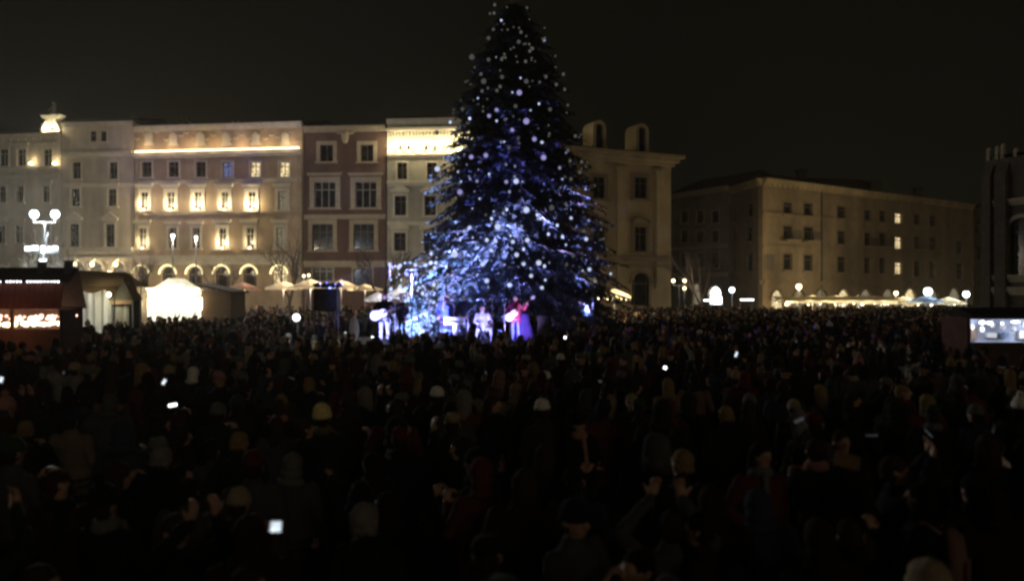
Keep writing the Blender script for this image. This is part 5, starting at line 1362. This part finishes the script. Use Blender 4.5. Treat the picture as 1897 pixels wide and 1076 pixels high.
# red stall, left edge
D = 24.0
xs0, xs1 = X(-260, D), X(112, D)
ez, tz = Z(573, D), Z(500, D)
rs = thing('market_stall', 'red roofed market stall glowing pink at the left edge', 'stall', ((xs0+xs1)/2, D, 0), 0.0); W2 = (xs1-xs0)/2
npl = 30; pw = 2*W2/npl
mid = ez + (Z(523, D) - ez)
pm = MB()
pm.box(-pw/2+0.008, pw/2-0.008, -0.03, 0.03, 0, mid-ez); pl_me = pm.mesh('roof_board', M_['redwood'])
for i in range(npl):                                         # the red boarded fascia, board by board
    o = put('roof_board', pl_me, rs, (-W2+pw*(i+0.5), 0.0 + 0.006*(i % 2), ez)); o.rotation_euler = (-0.18, 0, 0)
mb = MB(); mb.add([(-W2-.1,0.14,mid+.02),(W2+.1,0.14,mid+.02),(W2+.1,0.8,tz+.1),(-W2-.1,0.8,tz+.1),(-W2-.1,0.14,mid-.06),(W2+.1,0.14,mid-.06),(W2+.1,0.8,tz),(-W2-.1,0.8,tz)], [(0,1,2,3),(7,6,5,4),(0,4,5,1),(1,5,6,2),(0,3,7,4)])
mb.add([(-W2-.1,0.8,tz+.1),(W2+.1,0.8,tz+.1),(W2+.1,1.3,ez),(-W2-.1,1.3,ez)], [(0,1,2,3)])
mb.build('roof', M_['roof'], rs)
mb = MB(); mb.box(-W2, W2, 1.2, 1.26, 0, ez); mb.box(-W2, -W2+.06, 0.1, 1.2, 0, ez); mb.box(W2-.06, W2, 0.1, 1.2, 0, ez); mb.build('wall', M_['wood'], rs)
mb = MB(); mb.box(-W2, W2, 0.0, 0.6, 0.95, 1.05); mb.box(-W2, W2, 0.05, 0.1, 0, 0.95); mb.build('counter', M_['wood'], rs)
mb = MB(); mb.box(-W2, W2, -0.02, 0.04, 0, Z(609, D)); mb.build('front_board', M_['wood'], rs)  # board added to keep the stall dark below the bulb rows
for i in range(5): mb = MB(); xx = -W2+0.06+i*(2*W2-0.12)/4; mb.box(xx-0.05, xx+0.05, 0.1, 0.2, 1.05, ez); mb.build('post', M_['wood'], rs)
for (px, py) in ((56, 486), (107, 484)):
    x = X(px, D) - rs.location.x; mb = MB(); mb.box(x-0.09, x+0.09, 0.5, 0.7, mid+.1, Z(py, D)); mb.box(x-0.12, x+0.12, 0.46, 0.74, Z(py, D), Z(py, D)+0.04); mb.build('roof_vent', M_['metal'], rs)
bulbs('row of small bulbs along the top edge of the red stall', (xs0, D-0.12, mid+0.03), (xs1, D-0.12, mid+0.02), 60, 0.022, 'bulb_white')
for j, (yy, zz) in enumerate(((0.35, ez-0.22), (0.9, ez-0.16), (0.25, ez-0.36))):
    bulbs(('front', 'inner', 'lower')[j] + ' row of pinkish bulbs under the red stall roof', (xs0+.1, D+yy, zz), (xs1-.1, D+yy, zz-0.05), 44, 0.055 if j != 1 else 0.035, 'bulb_pink' if j != 2 else 'bulb_warm', 0.05, jit=0.035)
for i in range(4): light('POINT', (-W2+W2*2*(i+0.5)/4, 0.7, ez-0.45), 20, (1.0, 0.60, 0.46), rs, 0.2, name='stall_light')
light('POINT', (W2*0.55, -0.9, ez-0.5), 14, (1.0, 0.35, 0.22), rs, 0.3, name='stall_spill')
for i in range(16):
    x = xs0 + 0.3 + i*(xs1-xs0-0.6)/15; h = R.uniform(0.12, 0.3); mb = MB(); mb.loft([(0,0,0,0.09,0.09),(h*0.7,0,0,0.10,0.10),(h*0.85,0,0,0.05,0.05),(h,0,0,0.055,0.055)], 12)
    tag(mb.build('jar', M_['creamfab'], loc=(x, D+0.28, 1.05), smooth=True), 'pale jar on the counter of the red stall', 'jar', 'jars on the red stall counter')

def gable_tent(label, px0, px1, d, eave_py, ridge_py, depth, m_roof, m_wall, power, col, open_front=True, posts=True, name='market_tent', roofthick=0.03, back=True):
    x0, x1 = X(px0, d), X(px1, d); cx = (x0+x1)/2; hw = (x1-x0)/2; ez, rz = Z(eave_py, d), Z(ridge_py, d)
    t = thing(name, label, 'tent', (cx, d, 0))
    mb = MB(); q = 0.1
    n = 6
    for s in (-1, 1):
        for i in range(n):
            a, b = i/n, (i+1)/n; sg = lambda k: -0.06*math.sin(PI*k)
            pa = (s*(hw+q)*(1-a), ez + (rz-ez)*a + sg(a)*(rz-ez)); pb = (s*(hw+q)*(1-b), ez + (rz-ez)*b + sg(b)*(rz-ez))
            mb.quad((pa[0], -q, pa[1]), (pb[0], -q, pb[1]), (pb[0], depth+q, pb[1]), (pa[0], depth+q, pa[1]))
    mb.build('roof', M_[m_roof], t)
    mb = MB(); mb.tri((-hw, -0.05, ez), (hw, -0.05, ez), (0, -0.05, rz-0.05)); mb.build('gable_cloth', M_[m_wall], t)
    mb = MB(); mb.tri((-hw, depth, ez), (0, depth, rz-0.05), (hw, depth, ez)); mb.build('gable_cloth', M_[m_wall], t)
    mb = MB(); nn = 24
    for i in range(nn):
        a, b = -hw + 2*hw*i/nn, -hw + 2*hw*(i+1)/nn; ya, yb = depth + 0.04*math.sin(i*1.9), depth + 0.04*math.sin((i+1)*1.9)
        mb.quad((a, ya, 0.02), (b, yb, 0.02), (b, yb, ez), (a, ya, ez))
    for s in (-1, 1): mb.quad((s*hw, 0.1, 0.02), (s*hw, depth, 0.02), (s*hw, depth, ez), (s*hw, 0.1, ez))
    mb.build('wall_cloth', M_[m_wall], t)
    mb = MB(); mb.box(-hw, hw, -0.1, -0.07, ez-0.18, ez); mb.build('valance', M_[m_roof], t)
    for s in (-1, 1):
        for yy in (0, depth): mb = MB(); mb.tube((s*hw, yy, 0), (s*hw, yy, ez), 0.03, 0.03, 8); mb.build('post', M_['pole'], t)
    mb = MB(); mb.box(-hw+0.1, hw-0.1, 0.3, 0.9, 0.85, 0.92); mb.box(-hw+0.12, hw-0.12, 0.34, 0.38, 0, 0.85); mb.build('counter', M_['wood'], t)
    if power:
        for k in (-0.5, 0.5):
            lb = MB(); lb.tube((k*hw, depth*0.4, ez-0.02), (k*hw, depth*0.4, ez-0.3), 0.04, 0.12, 10); lb.ell((k*hw, depth*0.4, ez-0.34), (0.1, 0.1, 0.1), 10, 6); lb.build('hanging_lamp', M_['bulb_warm'], t)
            light('POINT', (k*hw, depth*0.4, ez-0.6), power/2, col, t, 0.15, name='tent_light')
    return t
gx0, gx1, gd = X(112, 35), X(214, 35), 35
t = thing('market_tent', 'brown roofed market tent with pale lit back wall', 'tent', ((gx0+gx1)/2, gd, 0)); hw = (gx1-gx0)/2; e_, r_ = Z(531, gd), Z(499, gd)
mb = MB(); mb.add([(-hw-.15,-.2,e_),(hw+.2,-.2,e_-.05),(hw-.15,1.4,r_-.1),(-hw-.1,1.4,r_),(-hw-.15,2.6,e_),(hw+.2,2.6,e_)], [(0,1,2,3),(3,2,5,4)]); mb.build('roof', M_['brownfab'], t)
mb = MB(); nn = 26
for i in range(nn):
    a, b = -hw+2*hw*i/nn, -hw+2*hw*(i+1)/nn; fy = lambda k: 1.2+0.06*math.sin(k*1.7)+0.04*math.sin(k*0.6)
    mb.quad((a, fy(i), 0.02), (b, fy(i+1), 0.02), (b, fy(i+1), e_+.2), (a, fy(i), e_+.2))
mb.build('wall_cloth', M_['whitefab'], t)
mb = MB()
for i in range(nn):
    a, b = -hw-.12+(2*hw+.24)*i/nn, -hw-.12+(2*hw+.24)*(i+1)/nn; zz = lambda k: e_-0.12-0.16*abs(math.sin(k*PI/nn*2.5)); mb.quad((a, -.21, zz(i)), (b, -.21, zz(i+1)), (b, -.21, e_), (a, -.21, e_))
mb.build('valance', M_['brownfab'], t)
for sx in (-hw, hw):
    for yy in (-.1, 2.4): mb = MB(); mb.tube((sx, yy, 0), (sx, yy, e_), 0.03, 0.03, 8); mb.build('post', M_['pole'], t)
mb = MB(); mb.box(-hw+.1, hw-.1, 0.1, 0.6, 0.85, 0.92); mb.build('counter', M_['wood'], t)
lb = MB(); lb.ell((hw*0.55, 0.5, e_-0.35), (0.09, 0.09, 0.1), 10, 6); lb.tube((hw*.55, .5, e_-.25), (hw*.55, .5, e_+.1), 0.01, 0.01, 5); lb.build('hanging_lamp', M_['bulb_warm'], t)
light('POINT', (hw*0.55, 0.3, e_-0.5), 60, (1, 0.95, 0.66), t, 0.12, name='tent_light')
gable_tent('dark flap gabled tent between the cream and glowing tents', 206, 246, 36, 556, 508, 0.7, 'brownfab', 'darkfab', 0, (1, 1, 1))
gable_tent('low pale gable tent seen behind the dark one', 196, 256, 41, 541, 505, 1.0, 'creamfab', 'creamfab', 40, (1, 0.85, 0.6))
gable_tent('white market tent blazing with light', 262, 366, 45, 546, 515, 2.0, 'whitefab', 'whitefab', 420, (1.0, 0.98, 0.80))
mb = MB(); p0, p1 = P(1440, 556, 77), P(1665, 557, 77); W_ = p1.x-p0.x; ta = thing('terrace_awning', 'long low cream awning running along the terrace front', 'awning', (p0.x, 77, 0))
for i in range(40):
    a, b = W_*i/40, W_*(i+1)/40; za, zb = p0.z+0.05*math.sin(i*1.3), p0.z+0.05*math.sin((i+1)*1.3)
    mb.quad((a, 0, za), (b, 0, zb), (b, 1.6, zb+.35), (a, 1.6, za+.35)); mb.quad((a, 0, za-.22-.05*(i % 2)), (b, 0, zb-.22-.05*((i+1) % 2)), (b, 0, zb), (a, 0, za))
mb.build('canopy', M_['creamfab'], ta)
for i in range(7): mb = MB(); mb.tube((W_*i/6, .1, 0), (W_*i/6, .1, p0.z), .03, .03, 6); mb.build('post', M_['pole'], ta)
for i in range(6): light('POINT', (W_*(i+.5)/6, -0.8, p0.z-0.25), 130, (1, .86, .55), ta, .2, name='awning_light')
wt = thing('light_box', 'row of glaring white light panels on the blazing tent', 'light', P(315, 548, 44.6))  # glowing panels added so the tent burns out white
for k, (x0, x1, z0, z1) in enumerate(((-1.5, -0.3, 0.05, 0.42), (-0.25, 0.75, 0.0, 0.60), (0.8, 1.6, 0.1, 0.42), (-1.75, -0.9, -0.75, -0.1), (-0.8, 0.3, -0.8, -0.1), (0.35, 1.1, -0.7, -0.1), (1.15, 1.78, -0.75, -0.1))):
    mb = MB(); mb.box(x0, x1, -0.04, 0.0, z0, z1); mb.build('light_panel', M_['bulb_warm'], wt)
light('POINT', (0, -1.5, -0.2), 200, (1, 0.98, 0.85), wt, 0.5, name='tent_spill')  # front lamp added to overexpose the canvas
# dark hut right of the glowing tent
hx0, hx1 = X(372, 45), X(428, 45)
t = thing('wooden_hut', 'dark wooden market hut with sloping roof right of the glowing tent', 'hut', ((hx0+hx1)/2, 45, 0)); hw = (hx1-hx0)/2; eh = Z(538, 45); 
nb = 11; pw = 2*hw/nb; mb = MB(); mb.box(-pw/2+.006, pw/2-.006, 0, 0.03, 0, eh); bm0 = mb.mesh('wall_board', M_['wood'])
for i in range(nb): put('wall_board', bm0, t, (-hw+pw*(i+.5), 0.004*(i % 2), 0))
mb = MB(); mb.box(-hw, hw, 0.04, 2.4, 0, eh-0.02); mb.build('wall', M_['wood'], t)
mb = MB(); mb.add([(-hw-.25,-.3,Z(525,45)),(hw+.15,-.3,eh-.05),(hw+.15,2.6,eh-.05),(-hw-.25,2.6,Z(525,45)),(-hw-.25,-.3,Z(525,45)-.1),(hw+.15,-.3,eh-.15),(hw+.15,2.6,eh-.15),(-hw-.25,2.6,Z(525,45)-.1)], [(0,1,2,3),(7,6,5,4),(0,4,5,1),(1,5,6,2),(3,2,6,7),(0,3,7,4)])
mb.build('roof', M_['roof'], t)

def parasol(label, px, py_top, d, wpx, hpx, m, power=0, col=(1, 0.75, 0.45), group=None, n=8, lampm='bulb_warm'):
    x = X(px, d); zt = Z(py_top, d); R_ = wpx/2/F*d; hh = hpx/F*d
    t = thing('parasol', label, 'parasol', (x, d, 0), 0.2, group)
    mb = MB(); ze = zt - hh
    ring = [(R_*math.cos(2*PI*i/n), R_*math.sin(2*PI*i/n)) for i in range(n)]
    for i in range(n):
        a, b = ring[i], ring[(i+1) % n]; m_ = ((a[0]+b[0])/2*0.97, (a[1]+b[1])/2*0.97)
        mb.tri((0, 0, zt), (a[0], a[1], ze), (m_[0], m_[1], ze+0.04)); mb.tri((0, 0, zt), (m_[0], m_[1], ze+0.04), (b[0], b[1], ze))
        mb.quad((a[0], a[1], ze), (m_[0], m_[1], ze+0.04), (m_[0], m_[1], ze-0.12), (a[0], a[1], ze-0.16)); mb.quad((m_[0], m_[1], ze+0.04), (b[0], b[1], ze), (b[0], b[1], ze-0.16), (m_[0], m_[1], ze-0.12))
    mb.build('canopy', M_[m], t)
    mb = MB(); mb.tube((0,0,0), (0,0,zt+0.08), 0.035, 0.03, 8); mb.tube((0,0,0), (0,0,0.1), 0.3, 0.28, 12); mb.build('pole', M_['pole'], t)
    rbm = MB(); rbm.tube((0,0,zt-hh*0.75), (R_*0.96, 0, ze-0.02), 0.012, 0.01, 5); rme = rbm.mesh('rib', M_['wood'])
    for i in range(n): o = put('rib', rme, t); o.rotation_euler = (0, 0, 2*PI*i/n)
    if power:
        lb = MB(); lb.ell((0.12, -0.1, ze-0.05), (0.09, 0.09, 0.11), 10, 6); lb.build('lamp', M_[lampm], t)
        light('POINT', (0.25, -0.35, ze-0.15), power, col, t, 0.12, name='parasol_light')
    return t
wc = (1.0, 0.76, 0.50)
parasol('faded red parasol right of the dark hut', 450, 522, 58, 64, 12, 'redfab', 40, (1, 0.62, 0.45))
parasol('first cream parasol in the warm row by the palace', 525, 520, 60, 66, 13, 'creamfab', 90, wc)
parasol('second cream parasol in the warm row, widest one', 575, 516, 59, 80, 16, 'creamfab', 110, wc)
parasol('third cream parasol in the warm row, before the brown house', 632, 518, 60, 72, 14, 'creamfab', 90, wc)
parasol('flat cream parasol nearest the stage before the brown house', 676, 526, 61, 66, 9, 'creamfab', 60, wc)
parasol('pale parasol lit violet behind the guitarist', 742, 532, 46, 64, 17, 'whitefab', 70, (0.9, 0.85, 1.0))
parasol('pale parasol behind the small fir tree', 700, 540, 47, 50, 14, 'whitefab', 30, (0.9, 0.85, 1.0))
parasol('cream lit parasol alone right of the fir', 1138, 534, 46, 66, 15, 'creamfab', 130, (1.0, 0.82, 0.45))
bulbs('row of warm bulbs under the cream lit parasol', P(1108, 553, 45), P(1168, 555, 45), 8, 0.05, 'bulb_warm')
bulbs('small bright lights low right of the fir', P(1060, 556, 44), P(1082, 552, 44), 4, 0.045, 'fairy')
# terrace along the long block
tp = [(1462, 547, 78, 'creamfab', 260, (1, .82, .42)), (1505, 546, 79, 'creamfab', 200, (1, .8, .42)), (1548, 547, 79, 'creamfab', 210, (1, .85, .5)), (1590, 548, 80, 'creamfab', 210, (1, .85, .5)), (1632, 549, 80, 'creamfab', 210, (1, .85, .5)),
      (1674, 549, 80, 'creamfab', 200, (1, .88, .6)), (1714, 547, 76, 'bluefab', 90, (.9, .95, 1)), (1757, 550, 78, 'whitefab', 140, (1, .92, .65))]
for i, (px, py, d, m, pw_, c) in enumerate(tp):
    lab = 'blue grey parasol on the terrace under the glaring street lamp' if m == 'bluefab' else 'white pointed parasol at the right end of the terrace' if m == 'whitefab' else \
          ('leftmost cream terrace parasol below the warm globe lamp', 'second cream terrace parasol from the left', 'third cream terrace parasol from the left', 'fourth cream terrace parasol from the left', 'fifth cream terrace parasol from the left', 'cream terrace parasol left of the blue grey one')[i]
    parasol(lab, px, py, d, 62, 11, m, pw_, c, 'parasols on the terrace')
bulbs('long row of warm bulbs along the terrace front', P(1442, 561, 74), P(1640, 562, 74), 11, 0.06, 'bulb_warm', 0.1, jit=0.16)
bulbs('shorter row of warm bulbs at the right of the terrace', P(1650, 563, 74), P(1772, 565, 74), 6, 0.05, 'bulb_warm', 0.1, jit=0.14)
# bright shop front lights by the dim house
for lab, (a, b) in (('lit white shop awning strip beside the bright doorway', ((1372, 555), (1396, 554))), ('low white shop counter light left of the doorway', ((1304, 556), (1322, 556)))):
    p, q = P(*a, 78), P(*b, 78); W_ = q.x-p.x; t = thing('awning', lab, 'awning', p)
    mb = MB(); mb.box(0, W_, -0.05, 0.05, -0.07, 0.05); mb.build('light_strip', M_['bulb_white'], t)
    mb = MB(); mb.box(-.1, W_+.1, -0.2, 0.8, 0.055, 0.1); mb.build('roof', M_['darkfab'], t)
    for xx in (0.05, W_-.05): mb = MB(); mb.tube((xx, 0.4, -p.z), (xx, 0.4, 0.05), 0.03, 0.03, 6); mb.build('post', M_['metal'], t)
light('POINT', P(1325, 545, 80), 200, (0.85, 0.9, 1.0), None, 0.4, name='shop_light')
# right stall
D2 = 20.0; a0, a1 = X(1797, D2), X(2080, D2); ez = Z(589, D2)
t = thing('market_stall', 'dark roofed market stall lit blue white at the right edge', 'stall', ((a0+a1)/2, D2, 0)); hw = (a1-a0)/2
mb = MB(); mb.add([(-hw-.1,-.25,ez+.1),(hw+.1,-.25,ez+.1),(hw+.1,0.4,ez+.26),(-hw-.1,0.4,ez+.26),(-hw-.1,-.25,ez-.02),(hw+.1,-.25,ez-.02),(hw+.1,1.2,ez+.1),(-hw-.1,1.2,ez+.1)], [(0,1,2,3),(0,4,5,1),(3,2,6,7),(0,3,7,4),(1,5,6,2),(7,6,5,4)])
mb.build('roof', M_['darkfab'], t)
mb = MB(); mb.box(-hw, hw, 1.1, 1.16, 0, ez); mb.build('wall', mat('patchy_blue_white_cloth', (0.42, 0.46, 0.58), 0.9, 0.85, 1.6), t)
mb = MB(); mb.box(-hw-.08, -hw, -0.02, 1.17, 0, ez+.02); mb.build('side_wall', M_['redwood'], t)
mb = MB(); mb.box(-hw, hw, 0.1, 0.7, 0.9, 0.98); mb.box(-hw, hw, 0.12, 0.16, 0, 0.9); mb.build('counter', M_['wood'], t)
for i in range(3): light('POINT', (-hw+0.6+i*1.3, 0.45, ez-0.25), 26, (0.78, 0.84, 1.0), t, 0.2, name='stall_light')
mb = MB(); mb.box(-hw, hw, 0.0, 0.06, 0, Z(634, D2)); mb.build('front_board', M_['wood'], t)  # added board that cuts off the bright opening from below
for i in range(12):
    mb = MB(); mb.ell((-hw+0.1+i*0.31+R.uniform(-.08, .08), 0.3, ez-0.09-R.uniform(0, 0.12)), (R.uniform(.03, .12), .03, R.uniform(.02, .045)), 10, 6); mb.build('lamp', M_['bulb_white'], t)
for i in range(9):
    x = -hw+0.15+i*0.42; h = R.uniform(.12, .35); mb = MB(); mb.box(x, x+R.uniform(.15, .3), 0.95, 1.05, ez-0.5-h*.3, ez-0.5+h*.6); mb.build('hanging_board', M_['redfab'] if i % 4 == 1 else M_['paper'] if i % 3 else M_['bluefab'], t)
for i in range(7):
    x = -hw+0.2+i*0.27; z = ez-0.2-0.06*(i % 3); mb = MB(); mb.ell((x, 0.75, z), (0.06, 0.06, 0.08), 10, 6); mb.tube((x, 0.75, z), (x, 0.75, ez+.1), 0.006, 0.006, 4)
    o = mb.build('paper_lantern', M_['paper'], loc=t.location, smooth=True); tag(o, 'white paper lantern hanging in the blue white stall', 'lantern', 'paper lanterns in the right stall')
